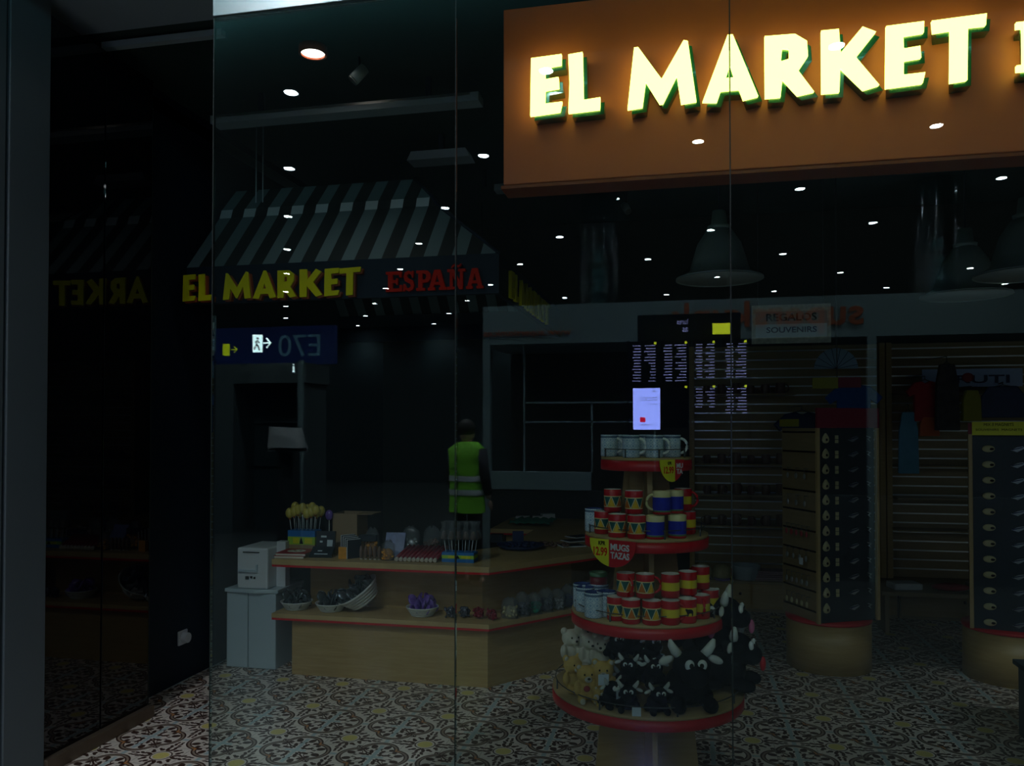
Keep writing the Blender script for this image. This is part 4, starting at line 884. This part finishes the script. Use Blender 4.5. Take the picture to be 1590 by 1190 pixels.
pend(1.70, 2.87, 2.42, .26, 'grey bell-shaped pendant lamp, middle of the right-hand three and farthest back')
pend(1.66, 1.835, 2.36, .24, 'grey bell-shaped pendant lamp cut by the right edge of the photo')
q = ony(748, 488, 4.45); pend(q.x, 4.45, q.z, .27, 'grey bell-shaped pendant lamp half hidden below the awning corner')
# hanging sign
t = thing('hanging_sign', (.79, 3.9, 2.253), 'hanging cream sign with floral border reading REGALOS SOUVENIRS', 'sign'); o_ = (.79, 3.9, 2.253)
fin(B(o_).box(.502, 1.082, 3.9, 3.912, 2.253, 2.552), 'board', mat('patterned_paper', (0.5, 0.5, 0.4), 0.7, var=0.6, vs=28), t)
fin(B(o_).box(.53, 1.054, 3.897, 3.8995, 2.30, 2.402), 'white_band', mat('pale_band', (0.7, 0.8, 0.85), 0.7), t); fin(B(o_).box(.53, 1.054, 3.897, 3.8995, 2.404, 2.50), 'tan_band', mat('tan_band', (0.45, 0.33, 0.27), 0.7), t)
fin(B(o_).mesh(text_mesh('REGALOS', .37, .06, .002, .02), put(FRONT, (.61, 3.895, 2.425))), 'top_line', 'pupil', t); fin(B(o_).mesh(text_mesh('SOUVENIRS', .37, .045, .002, .02), put(FRONT, (.61, 3.895, 2.335))), 'bottom_line', 'darkblue', t)
fin(B(o_).tube([(.55, 3.906, 2.55), (.55, 3.906, 3.65)], .003, 6).tube([(1.03, 3.906, 2.55), (1.03, 3.906, 3.65)], .003, 6), 'cord', 'wire', t)

# ------------------------------------------------------------------ slatwall shelving at the back
def slatwall(x0, x1, lb, zt=2.36):
    t = thing('slatwall_unit', ((x0 + x1) / 2, 5.1, 0), lb, 'shelving', 'slatwall units at the back'); o_ = ((x0 + x1) / 2, 5.1, 0)
    fin(B(o_).box(x0, x1, 5.2, 5.25, .27, zt), 'backboard', 'slat', t)
    b = B(o_); zz = .34
    while zz < zt - .04: b.box(x0 + .05, x1 - .05, 5.190, 5.199, zz, zz + .012); zz += .082
    fin(b, 'metal_inserts', 'alu', t)
    for x in (x0, x1 - .045): fin(B(o_).box(x, x + .045, 5.10, 5.19, .27, zt), 'upright', 'wood', t)
    fin(B(o_).box(x0, x1, 4.72, 5.25, 0, .262), 'plinth', 'slat', t)
    for k in range(2):
        xx = x0 + k * (x1 - x0) / 2; d = fin(B(o_).box(xx + .01, xx + (x1 - x0) / 2 - .01, 4.70, 4.718, .03, .245), 'drawer', 'wood', t, bevel=.003); fin(B(o_).ell((xx + (x1 - x0) / 4, 4.69, .16), .012, 8), 'knob', 'pupil', d)
    for zs in (.70, .98, 1.26, 1.90): fin(B(o_).box(x0 + .06, x0 + (x1 - x0) * .55, 4.98, 5.188, zs, zs + .012), 'shelf', 'slat', t)
    return t
xa = ony(1070, 600, 5.2).x; xb_ = ony(1372, 600, 5.2).x; xc_ = ony(1640, 600, 5.2).x
slatwall(xa, xb_ - .01, 'slatted wall unit with metal strips between the mug tower and the left magnet column')
slatwall(xb_, xc_ + .6, 'slatted wall unit with hanging clothes between the two magnet columns')
ordn = ['first', 'second', 'third', 'fourth', 'fifth', 'sixth', 'seventh', 'eighth', 'ninth', 'tenth', 'eleventh', 'twelfth', 'thirteenth']
names = {.712: 'lower', .992: 'middle', 1.272: 'upper', 1.912: 'top'}
mp = mug_proto('ceramic_cup', 'green', 'choc', hm='choc', H=.085); first = True
for zs, nm in names.items():
    for k in range(6):
        x = xa + .16 + k * .13; lb = f'{ordn[k]} dark cup from the left on the {nm} shelf of the slatted wall'
        if first: mp.location = (x, 5.07, zs + .001); t = mp; first = False
        else: t = dup(mp, (x, 5.07, zs + .001), rz=random.random() * 6)
        t['label'] = lb; t['group'] = 'cups on the slatted wall shelves'
        t.scale = (.9 + .25 * ((k * 7) % 3) / 2,) * 3
for k, px in enumerate((1091, 1121)):
    q = ony(px, 893, 4.85); t = thing('sun_cap', (q.x, 4.85, .264), ['left', 'right'][k] + ' one of the two cream caps on the low ledge behind the tower', 'cap', 'caps on the ledge')
    fin(B().lathe([(.085, 0), (.085, .05), (.07, .095), (.035, .12), (0, .125)], n=20), 'crown', 'kraft', t); fin(B().prism([(-.07, -.05), (-.06, -.15), (0, -.175), (.06, -.15), (.07, -.05)], .002, .01), 'peak', 'purple', t)
q = ony(1159, 893, 4.85); t = thing('white_tub', (q.x, 4.85, .264), 'pale oval tub on the ledge between the caps and the magnet column', 'tub')
fin(B().lathe([(0, 0), (.11, 0), (.12, .11), (.125, .12), (.115, .12), (.105, .01), (0, .01)], n=28), 'bowl', 'whitecab', t)
q = ony(1197, 893, 4.85); b = B()
for k in range(5): b.box(q.x - .16, q.x + .16, 4.76 + .005 * k, 4.94, .264 + .017 * k, .264 + .017 * k + .014)
fin(b, 'folded_towel', mat('pink_stripe', (0.35, 0.24, 0.26), 0.9, var=.2), None, 'folded striped pink towel beside the pale tub', 'towel', bevel=.004)

# ------------------------------------------------------------------ magnet columns
def magnet_column(loc, rz, lb, hdr, zt):
    t = thing('magnet_column', loc, lb, 'display stand', 'rotating magnet columns', rz)   # local x along the dark face, y away from viewer
    fin(B().lathe([(0, 0), (.27, 0), (.27, .315), (0, .315)], n=48), 'drum', 'wood', t); fin(B().lathe([(0, .316), (.275, .316), (.275, .335), (0, .335)], n=48), 'red_top', 'rededge', t)
    z0 = .337
    fin(B().box(-.21, .21, -.20, .20, z0, zt), 'dark_panel', 'darkcard', t)
    fin(B().box(-.215, -.2105, -.20, .20, z0, zt), 'slatted_side', 'slat', t)
    for k in range(9): pass
    b = B()
    for k in range(10): b.box(-.2165, -.2155, -.19, .19, z0 + .06 + k * .13, z0 + .072 + k * .13)
    fin(b, 'slots', 'pupil', t)
    for x in (-.235, .215): fin(B().box(x - .0, x + .02, -.222, -.202, z0, zt), 'corner_post', 'woodlight', t)
    h = fin(B().box(-.235, .235, -.225, -.205, zt + .001, zt + hdr), 'red_header', mat('dull_red', (0.22, 0.015, 0.04), 0.5), t)
    return t
th = radians(27)
def loc2(c, th, x, y): return (c[0] + x * cos(th) - y * sin(th), c[1] + x * sin(th) + y * cos(th))
C1 = (.935, 3.20); C2 = (2.03, 3.16); th2 = radians(-14)
m1 = magnet_column((*C1, 0), th, 'square magnet column on a round beech drum, left one of the two', .13, 1.60)
m2 = magnet_column((*C2, 0), th2, 'square magnet column on a round beech drum, right one of the two', .07, 1.56)
def row(c, th, x, m, build, lbl, grp, n=12, z0=1.53, dz=.100, y=-.2005, cat='magnet', name='fridge_magnet'):
    p = None
    for k in range(n):
        lx, ly = loc2(c, th, x, y); L = (lx, ly, z0 - k * dz)
        if p is None: p = thing(name, L, '', cat, grp, th); build(p); t = p
        else: t = dup(p, L, th)
        t['label'] = f'{ordn[k]} from the top of ' + lbl
def pear(p):
    b = B().lathe([(0, 0), (.020, .006), (.028, .022), (.024, .04), (.012, .058), (.006, .066), (0, .067)], (0, 0, -.03), 14)
    for v in b.bm.verts: v.co.y = v.co.y * .35 - .011
    fin(b, 'shell', 'kraft', p); fin(B().ell((.002, -.021, -.006), (.008, .003, .009), 8), 'dark_spot', 'pupil', p)
def tagp(p): fin(B().box(-.012, .012, -.004, 0, -.002, .022).box(-.012, .012, -.004, 0, -.028, -.006), 'plate', 'kraft', p)
def fan(p):
    fin(B().vprism([(-.035, -.008), (.0, -.02), (.04, .004), (.03, .016), (.0, .010)], -.010, 0), 'blade', 'silver', p); fin(B().tube([(-.03, -.012, -.006), (.03, -.012, .01)], .003, 6), 'rib', 'darkblue', p)
def curl(p): fin(B().tube([(-.014, -.006, .018), (.012, -.008, .008), (-.006, -.008, -.002), (.014, -.006, -.018)], [.002, .006, .006, .002], 6), 'ribbon', 'silver', p)
row(C1, th, -.165, 0, pear, 'the cream pear-shaped magnets on the left column', 'pear-shaped magnets on the left column')
row(C1, th, -.075, 0, tagp, 'the small cream plate magnets on the left column', 'plate magnets on the left column', n=11, z0=1.53)
row(C1, th, .045, 0, fan, 'the silver fan magnets on the left column', 'fan magnets on the left column')
row(C1, th, .165, 0, curl, 'the silver ribbon magnets on the left column', 'ribbon magnets on the left column')
def shell(p):
    fin(B().ell((0, -.008, 0), (.036, .008, .022), 12), 'shell', 'kraft', p); fin(B().ell((.018, -.015, -.002), (.012, .004, .008), 8), 'dark_spot', 'pupil', p)
row(C2, th2, -.125, 0, shell, 'the cream shell magnets on the right column', 'shell magnets on the right column', z0=1.47, dz=.099)
row(C2, th2, .03, 0, fan, 'the silver fan magnets on the right column', 'fan magnets on the right column', z0=1.47, dz=.099)
row(C2, th2, .14, 0, fan, 'the outer silver fan magnets on the right column', 'outer fan magnets on the right column', z0=1.46, dz=.099)
# trinkets hanging on the slatted side of the left column
kk = 0
for r, (zz, n, m) in enumerate([(1.30, 3, 'silver'), (1.12, 3, 'silver'), (.92, 5, 'redcard'), (.76, 4, 'silver'), (.60, 5, 'silver'), (.46, 5, 'kraft')]):
    for k in range(n):
        lx, ly = loc2(C1, th, -.2168, -.14 + .28 * (k + .5) / n); 
        t = thing('keyring', (lx, ly, zz), f"{ordn[k]} keyring from the front in the {['top', 'second', 'third', 'fourth', 'fifth', 'bottom'][r]} row on the slatted side", 'keyring', 'keyrings on the slatted side', th)
        fin(B().tube([(0, 0, .03), (-.03, 0, .032)], .002, 5), 'hook', 'wire', t); fin(B().tube([(-.026, 0, .03), (-.026, 0, .0)], .0015, 5), 'chain', 'wire', t)
        fin(B().ell((-.026, 0, -.02), (.006, .012 + .004 * (k % 2), .02), 8), 'charm', m, t)
lx, ly = loc2(C1, th, -.262, -.08); t = fin(B().obox((lx, ly, .70), th + 1.57, 0, (.04, .002, .045)), 'price_card', 'tag', None, 'small white price card hanging on the slatted side of the left magnet column', 'price tag')
# header labels
lx, ly = loc2(C1, th, -.239, .08)
fin(B().obox((lx, ly, 1.61), th + pi / 2, 0, (.22, .004, .05)), 'header_label', mat('olive_label', (0.30, 0.28, 0.03), 0.6), None, 'dull yellow label on the left side of the left magnet column header', 'label')
lx, ly = loc2(C2, th2, -.03, -.232); t = thing('header_label', (lx, ly, 1.555), 'bright yellow label with two lines of small print on the right magnet column header', 'label', rz=th2)
fin(B().box(-.185, .12, -.003, .003, .0, .085), 'card', 'yellow', t)
fin(B().mesh(text_mesh('MIX 3 MAGNETS', .16, .018, .001), put(FRONT, (-.12, -.0045, .058))).mesh(text_mesh('SOUVENIRS  MAGNETS', .25, .014, .001), put(FRONT, (-.165, -.0045, .028))), 'print', 'pupil', t)
lx, ly = loc2(C2, th2, .17, -.229); fin(B((0, 0, 0)).mesh(text_mesh('3x9', .09, .05, .002, .02), Matrix.Translation((lx - .03, ly - .004, 1.57)) @ Matrix.Rotation(th2, 4, 'Z') @ FRONT), 'offer_text', 'white', None, 'white numerals on the red header of the right magnet column', 'lettering')
# second sign group above the left column
q = ony(1282, 595, 3.55); t = thing('offer_sign', (q.x + .1, 3.55, q.z - .04), 'small yellow and red offer sign above the left magnet column', 'sign'); o_ = (q.x + .1, 3.55, q.z - .04)
fin(B(o_).box(q.x - .09, q.x + .085, 3.55, 3.56, q.z - .04, q.z + .04), 'yellow_field', mat('olive_label'), t); fin(B(o_).box(q.x + .086, q.x + .24, 3.55, 3.56, q.z - .035, q.z + .04), 'red_field', 'dull' and mat('dull_red'), t)
fin(B(o_).tube([(q.x + .08, 3.562, q.z + .03), (q.x + .08, 3.562, 3.65)], .003, 6), 'cord', 'wire', t)
q = ony(1298, 573, 4.6); t = thing('paper_fan', (q.x, 4.6, q.z), 'steel blue half-round paper fan hung open above the offer sign', 'fan'); R_ = .175
pts = [(0, 0)]
n = 16
fin(B().vprism([(R_ * cos(pi * i / n), R_ * sin(pi * i / n)) for i in range(n + 1)], -.006, .006), 'leaf', 'hat', t); b = B()
for i in range(1, n, 2): b.tube([(0, -.008, 0), (R_ * cos(pi * i / n), -.008, R_ * sin(pi * i / n))], .002, 5)
fin(b, 'ribs', 'darkblue', t); fin(B().tube([(0, 0, R_ * .9), (0, 0, 3.65 - q.z)], .002, 5), 'cord', 'wire', t)
# clothes on hangers
def tee(px, py, w, h, m, lb, y=4.75, name='hanging_shirt', cat='shirt', grp='clothes hung at the back', sleeves=True):
    q = ony(px, py, y); t = thing(name, (q.x, y, q.z - h), lb, cat, grp, random.uniform(-.3, .3)); s_ = .32 * w
    pts = [(-w * .36, 0), (w * .36, 0), (w * .36, h * .68), (w * .5, h * .60), (w * .62, h * .74), (w * .36, h * .96), (w * .14, h), (0, h * .94), (-w * .14, h), (-w * .36, h * .96), (-w * .62, h * .74), (-w * .5, h * .60), (-w * .36, h * .68)] if sleeves else [(-w * .5, 0), (w * .5, 0), (w * .46, h * .7), (w * .3, h), (-w * .3, h), (-w * .46, h * .7)]
    fin(B().vprism(pts, -.02, .02), 'cloth', m, t, bevel=.008)
    fin(B().tube([(-w * .3, 0, h * .95), (0, 0, h * 1.04), (w * .3, 0, h * .95)], .005, 6).tube([(0, 0, h * 1.04), (0, 0, h * 1.12), (0, .34, h * 1.12)], .004, 6), 'hanger', 'wire', t)
tee(1325, 598, .36, .40, 'tee_blue', 'blue shirt hung above the left magnet column', y=4.5)
tee(1436, 592, .26, .34, 'tee_red', 'red patterned shirt hung right of the left column')
tee(1410, 640, .16, .52, 'tee_light', 'long pale blue apron hung below and left of the red shirt', sleeves=False, name='hanging_apron', cat='apron')
tee(1442, 648, .17, .16, 'tee_orange', 'small orange garment below the red shirt', sleeves=False, name='hanging_apron', cat='apron')
tee(1470, 566, .20, .55, mat('dark_scarf', (0.05, 0.045, 0.05), .9, var=.7, vs=18), 'dark patterned scarf hung in front of the blue banner', sleeves=False, name='hanging_scarf', cat='scarf', y=4.70)
tee(1508, 606, .16, .26, 'tee_yellow', 'olive yellow garment hung under the blue banner', sleeves=False, name='hanging_apron', cat='apron')
tee(1557, 600, .34, .26, 'darkblue', 'dark navy garment with sparkling dots at the upper right', sleeves=False, name='hanging_apron', cat='apron')
tee(1245, 640, .40, .42, 'darkblue', 'dark navy shirt hung left of the offer sign', y=4.75)
q = ony(1432, 574, 5.0); q2 = ony(1588, 600, 5.0); t = thing('scarf_banner', (q.x, 5.0, q2.z), 'pale blue scarf banner with dark letters stretched across the back shelves', 'banner'); o_ = (q.x, 5.0, q2.z)
fin(B(o_).box(q.x, q2.x, 5.0, 5.012, q2.z, q.z), 'cloth', mat('banner_cloth', (0.40, 0.50, 0.72), .8, var=.1), t)
fin(B(o_).mesh(text_mesh('RUTI', .42, .07, .002, .02), put(FRONT, (q2.x - .52, 4.997, q2.z + .03))), 'lettering', 'darkblue', t); fin(B(o_).ell((q.x + .36, 4.995, q2.z + .08), (.05, .004, .04), 10), 'red_emblem', 'redcard', t)
# low table and dark chest at right
q = onz(1566, 1062, 0)
t = thing('display_chest', (q.x + .35, 2.45, 0), 'dark stepped display chest at the right edge of the photo', 'cabinet'); xr = onz(1565, 1130, 0).x; o_ = (q.x + .35, 2.45, 0)
fin(B(o_).box(xr + .02, xr + .7, 1.25, 2.1, 0, .36), 'chest', 'darkcard', t); fin(B(o_).box(xr, xr + .72, 1.22, 2.12, .361, .385), 'lid', 'concwall', t)
for k in range(3): fin(B().obox((xr + .12, 1.5 + .18 * k, .386), .1, 0, (.2, .12, .05 + .02 * k)), 'folded_garment', ['white', 'redcard', 'white'][k], None, ['nearest', 'middle', 'farthest'][k] + ' folded garment on the dark chest at the right edge', 'garment', 'folded garments on the chest', bevel=.008)
# things seen dimly between the two columns
xm = ony(1440, 900, 4.6).x
t = thing('low_bench', (xm, 4.3, 0), 'dark low bench of goods between the two magnet columns', 'bench'); o_ = (xm, 4.3, 0)
fin(B(o_).box(xm - .45, xm + .45, 4.15, 4.5, .30, .33), 'top', 'slat', t)
for s_ in (-.42, .40): fin(B(o_).box(xm + s_, xm + s_ + .03, 4.17, 4.48, 0, .299), 'leg_panel', 'slat', t)
fin(B().obox((xm - .25, 4.3, .331), .2, 0, (.22, .16, .05)), 'folded_garment', 'white', None, 'folded white garment on the low bench', 'garment', bevel=.01)
fin(B().ell((xm + .08, 4.28, .36), (.14, .08, .03), 14), 'soft_toy', 'tee_red', None, 'red soft bundle on the low bench', 'bundle')
fin(B().obox((xm + .3, 4.3, .331), .1, 0, (.16, .16, .06)), 'trinket_box', 'silver', None, 'silvery trinket box at the right of the low bench', 'box')

# ------------------------------------------------------------------ the concourse behind the photographer (it shows in the glass)
# T-shirt kiosk across the hall
ky = -6.4
t = thing('tshirt_kiosk', (.8, ky, 0), 'white kiosk across the concourse with dark windows and rust lettering', 'kiosk'); o_ = (.8, ky, 0)
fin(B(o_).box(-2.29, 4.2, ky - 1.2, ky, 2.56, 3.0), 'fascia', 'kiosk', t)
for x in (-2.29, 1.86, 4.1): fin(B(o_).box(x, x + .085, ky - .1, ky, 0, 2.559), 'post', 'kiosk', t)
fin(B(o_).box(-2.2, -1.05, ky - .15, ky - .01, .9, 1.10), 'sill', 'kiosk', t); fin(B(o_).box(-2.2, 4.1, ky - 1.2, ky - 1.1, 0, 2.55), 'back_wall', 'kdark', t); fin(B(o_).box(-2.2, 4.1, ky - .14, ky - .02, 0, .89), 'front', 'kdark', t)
b = B(o_)
for x in (-1.83, -1.05, -.35): b.box(x, x + .02, ky - .10, ky - .08, 1.1, 2.55 if x < -1.5 else 1.9)
b.box(-1.83, .3, ky - .10, ky - .08, 1.88, 1.9).box(-1.83, .3, ky - .10, ky - .08, 1.66, 1.68)
fin(b, 'window_bars', 'kiosk', t)
fin(B(o_).mesh(text_mesh('www.superskunk.es', 1.02, .10, .01, .01), put(BACK, (-1.26, ky + .006, 2.63))), 'web_address', 'rust', t)
fin(B(o_).mesh(text_mesh('superskunk', 2.0, .37, .01, .02), put(BACK, (1.82, ky + .006, 2.60))), 'name_lettering', 'rust', t)
# departure boards
fy = -5.0
fin(B().box(-.44, .49, fy - .1, fy, 2.42, 2.655), 'gate_sign', 'screenblue', None, 'black overhead gate sign in the concourse', 'sign')
fin(B().mesh(text_mesh('lures', .10, .05, .004), put(BACK, (.02, fy + .004, 2.56))).mesh(text_mesh('as', .05, .04, .004), put(BACK, (.02, fy + .004, 2.49))), 'gate_lettering', 'emtext', None, 'small lit letters on the black gate sign', 'lettering')
fin(B().box(.24, .40, fy + .001, fy + .012, 2.46, 2.56), 'lit_pictogram', 'emyel', None, 'lit yellow pictogram panel on the gate sign', 'sign')
bd = None
for k, (x0, x1, z0, z1, n) in enumerate([(-.52, -.26, 2.03, 2.41, 13), (-.23, .02, 2.03, 2.41, 13), (.06, .27, 2.03, 2.41, 12), (.33, .55, 2.03, 2.41, 12), (.06, .27, 1.68, 2.0, 7), (.33, .55, 1.68, 2.0, 9), (-.21, .02, 1.60, 2.0, 0)]):
    t = thing('departure_board', ((x0 + x1) / 2, fy, z0), ordn[k] + ' dark departure board on the stand across the concourse', 'screen', 'departure boards'); o_ = ((x0 + x1) / 2, fy, z0)
    fin(B(o_).box(x0, x1, fy - .05, fy, z0, z1), 'screen', 'screenblue', t); b = B(o_)
    for r in range(n):
        zz = z1 - .045 - r * .0275
        for (f0, f1) in ((.06, .2 + .3 * random.random()), (.58, .8 + .1 * random.random())):
            a1 = x1 - f0 * (x1 - x0); a0 = x1 - f1 * (x1 - x0); xx = a0
            while xx < a1: b.box(xx, min(a1, xx + .012), fy + .001, fy + .002, zz, zz + .0085); xx += .015
    if n: fin(b, 'timetable', 'emtext', t)
    fin(B(o_).box(x1 - .03, x1 - .008, fy + .001, fy + .002, z1 - .03, z1 - .008), 'header_icon', 'emyel', t)
fin(B().box(-.54, -.52, fy - .05, fy, 0, 2.42).box(.03, .05, fy - .05, fy, 0, 2.42).box(.56, .58, fy - .05, fy, 0, 2.42), 'board_stand', 'screenblue', None, 'dark posts carrying the departure boards', 'stand')
t = thing('advert_screen', (-.36, fy, 1.585), 'bright lilac-white advertising screen with a red square logo', 'screen'); o_ = (-.36, fy, 1.585)
fin(B(o_).box(-.484, -.236, fy - .04, fy + .002, 1.585, 1.972), 'display', 'screenwhite', t); fin(B(o_).box(-.42, -.37, fy + .003, fy + .005, 1.655, 1.70), 'red_square', 'emred', t)
fin(B(o_).mesh(text_mesh('NavegAena', .13, .018, .001), put(BACK, (-.29, fy + .004, 1.622))).mesh(text_mesh('Avances digitales', .16, .016, .001), put(BACK, (-.26, fy + .004, 1.875))).mesh(text_mesh('Wifi gratis ilimitado', .16, .016, .001), put(BACK, (-.26, fy + .004, 1.85))).mesh(text_mesh('Madrid Barajas', .1, .012, .001), put(BACK, (-.26, fy + .004, 1.815))).mesh(text_mesh('aena', .04, .012, .001), put(BACK, (-.27, fy + .004, 1.935))), 'text_lines', 'darkblue', t)
# E70 sign and exit sign
t = thing('gate_number_sign', (-6.6, -9.5, 2.64), 'long dark blue overhead sign reading E70', 'sign'); o_ = (-6.6, -9.5, 2.64)
fin(B(o_).box(-8.3, -5.55, -9.6, -9.5, 2.64, 3.27), 'panel', 'e70', t); fin(B(o_).mesh(text_mesh('E70', .74, .36, .01), put(BACK, (-5.80, -9.49, 2.77))), 'number', mat('pale_blue_lit', (.1, .2, .3), .5, em=(.12, .3, .42), es=.35), t)
t = thing('exit_sign', (-5.95, -8, 2.70), 'lit white running-figure exit sign with an arrow', 'sign'); o_ = (-5.95, -8, 2.70)
fin(B(o_).box(-6.14, -6.0, -8.03, -8.0, 2.70, 2.955), 'panel', 'emwhite', t)
def RX(x): return -6.07 + x
fin(B(o_).ell((-6.06, -7.995, 2.90), (.018, .004, .018), 8).tube([(-6.06, -7.995, 2.88), (-6.075, -7.995, 2.82), (-6.05, -7.995, 2.78), (-6.03, -7.995, 2.73)], .011, 6).tube([(-6.07, -7.995, 2.82), (-6.10, -7.995, 2.77), (-6.115, -7.995, 2.74)], .010, 6).tube([(-6.03, -7.995, 2.83), (-6.06, -7.995, 2.87), (-6.10, -7.995, 2.84)], .008, 6), 'figure', 'trousers', t)
fin(B(o_).tube([(-5.97, -8, 2.83), (-5.87, -8, 2.83)], .012, 6).tube([(-5.92, -8, 2.90), (-5.86, -8, 2.83), (-5.92, -8, 2.76)], .012, 6), 'arrow', 'emwhite', t)
t = thing('direction_sign', (-6.6, -8, 2.66), 'lit yellow direction sign with an arrow', 'sign'); o_ = (-6.6, -8, 2.66)
fin(B(o_).box(-6.62, -6.53, -8.03, -8.0, 2.66, 2.83), 'panel', mat('dim_yellow', (.5, .5, 0), .5, em=(.5, .6, .01), es=2.2), t); fin(B(o_).tube([(-6.48, -8, 2.745), (-6.40, -8, 2.745)], .007, 6).tube([(-6.44, -8, 2.79), (-6.39, -8, 2.745), (-6.44, -8, 2.70)], .007, 6), 'arrow', mat('dim_yellow'), t)
# info pillar with tilted screen
t = thing('info_pillar', (-4.88, -7, 0), 'slim grey information pillar with a lit letter i', 'pillar'); o_ = (-4.88, -7, 0)
fin(B(o_).box(-4.91, -4.855, -7.05, -7, 0, 2.48), 'post', 'kiosk', t); fin(B(o_).box(-4.98, -4.966, -7, -6.99, 2.33, 2.40).ell((-4.973, -6.995, 2.425), (.009, .005, .009), 8).box(-4.985, -4.961, -7, -6.99, 2.325, 2.332), 'letter_i', 'emwhite', t)
t = thing('tilted_terminal', (-4.8, -6.5, 0), 'dark tilted touch screen terminal by the info pillar', 'terminal'); o_ = (-4.8, -6.5, 0)
fin(B(o_).box(-4.95, -4.75, -6.75, -6.55, 0, 1.35), 'pedestal', 'kdark', t)
b = B(o_); q = [(-5.18, -6.75, 1.62), (-4.75, -6.8, 1.60), (-4.42, -6.3, 1.36), (-4.95, -6.3, 1.36)]; b.poly(q); b.poly([(p[0], p[1], p[2] - .04) for p in q][::-1])
fin(b, 'screen', 'kdark', t)
# booth at the far left
t = thing('photo_booth', (-6.2, -8.2, 0), 'grey booth with a pale header at the left of the concourse', 'booth'); o_ = (-6.2, -8.2, 0)
fin(B(o_).box(-7.4, -5.55, -9.3, -8.5, 2.28, 2.58), 'header', 'booth', t); fin(B(o_).box(-7.4, -6.75, -9.3, -8.5, 0, 2.279), 'side_wall', 'booth', t); fin(B(o_).box(-6.749, -5.7, -9.3, -9.1, 0, 2.279), 'back_wall', 'concwall', t); fin(B(o_).box(-6.74, -5.71, -9.08, -9.05, 1.0, 1.02).box(-6.74, -5.71, -9.08, -9.05, 1.68, 1.70), 'shelf_edge', 'booth', t); fin(B(o_).box(-5.69, -5.6, -9.3, -8.5, 0, 2.279), 'post', 'booth', t)
# steel columns of the hall
for k, (x, y) in enumerate([(-1.1, -7.9), (2.98, -8.0)]):
    t = thing('steel_column', (x, y, 0), ['left', 'right'][k] + ' round polished steel column of the concourse', 'column', 'polished concourse columns')
    fin(B().lathe([(.24 + .004 * sin(i * 1.9), 4.6 * i / 60) for i in range(61)], n=40), 'cladding', mat('polished_steel', (.5, .55, .58), .12, 1.0), t)
# person in a hi-vis vest
def person(x, y, rz):
    t = thing('person', (x, y, 0), 'person in a lime hi-vis vest and dark trousers standing in the concourse', 'person', rz=rz)
    b = B()
    b.lathe([(.10, .80), (.165, .86), (.15, 1.05), (.17, 1.25), (.185, 1.36), (.10, 1.43), (.05, 1.45)], n=20)
    for q_ in b.bm.verts: q_.co.y *= .66
    b.ell((0, 0, 1.56), (.075, .095, .115), 16); b.tube([(0, 0, 1.36), (0, 0, 1.50)], [.06, .05], 12)
    for s_ in (-1, 1):
        b.tube([(s_ * .09, 0, .88), (s_ * .10, -.01, .48), (s_ * .10, .01, .09)], [.09, .058, .042], 12); b.ell((s_ * .10, -.05, .035), (.045, .12, .035), 12)
        b.tube([(s_ * .17, 0, 1.38), (s_ * .235, .01, 1.10), (s_ * .22, -.08, .88)], [.055, .04, .03], 10)
        b.ell((s_ * .22, -.10, .82), (.022, .04, .045), 10)
        for i in range(4): b.tube([(s_ * .22 + (i - 1.5) * .012, -.10, .80), (s_ * .22 + (i - 1.5) * .013, -.125, .76 - .01 * (i in (1, 2)))], [.009, .006], 6)
        b.tube([(s_ * .205, -.11, .83), (s_ * .19, -.14, .80)], [.010, .007], 6)
    b.ell((0, -.095, 1.55), (.014, .02, .02), 8)
    me = remeshed(b, .012, 'person_body'); from_me(me, 'body', 'skin', t)
    fin(B().ell((0, .015, 1.595), (.088, .100, .10), 16), 'hair', 'hair', t)
    v = B().lathe([(.205, .74), (.195, .90), (.195, 1.1), (.205, 1.28), (.215, 1.38), (.12, 1.455), (.075, 1.46)], n=28, close=False)
    for q_ in v.bm.verts: q_.co.y *= .78
    o = fin(v, 'hi_vis_vest', 'vest', t)
    for zz in (.92, 1.06):
        w_ = B().lathe([(.203, zz), (.203, zz + .055)], n=28, close=False)
        for q_ in w_.bm.verts: q_.co.y *= .79
        fin(w_, 'reflective_band', 'reflective', o)
    for s_ in (-1, 1): fin(B().tube([(s_ * .09, 0, .90), (s_ * .10, -.01, .48), (s_ * .10, .01, .06)], [.105, .075, .062], 14), 'trouser_leg', 'trousers', t); fin(B().tube([(s_ * .18, 0, 1.38), (s_ * .235, .01, 1.10), (s_ * .225, -.06, .93)], [.065, .052, .042], 12), 'sleeve', 'trousers', t)
person(-2.2, -5.4, 0.4)
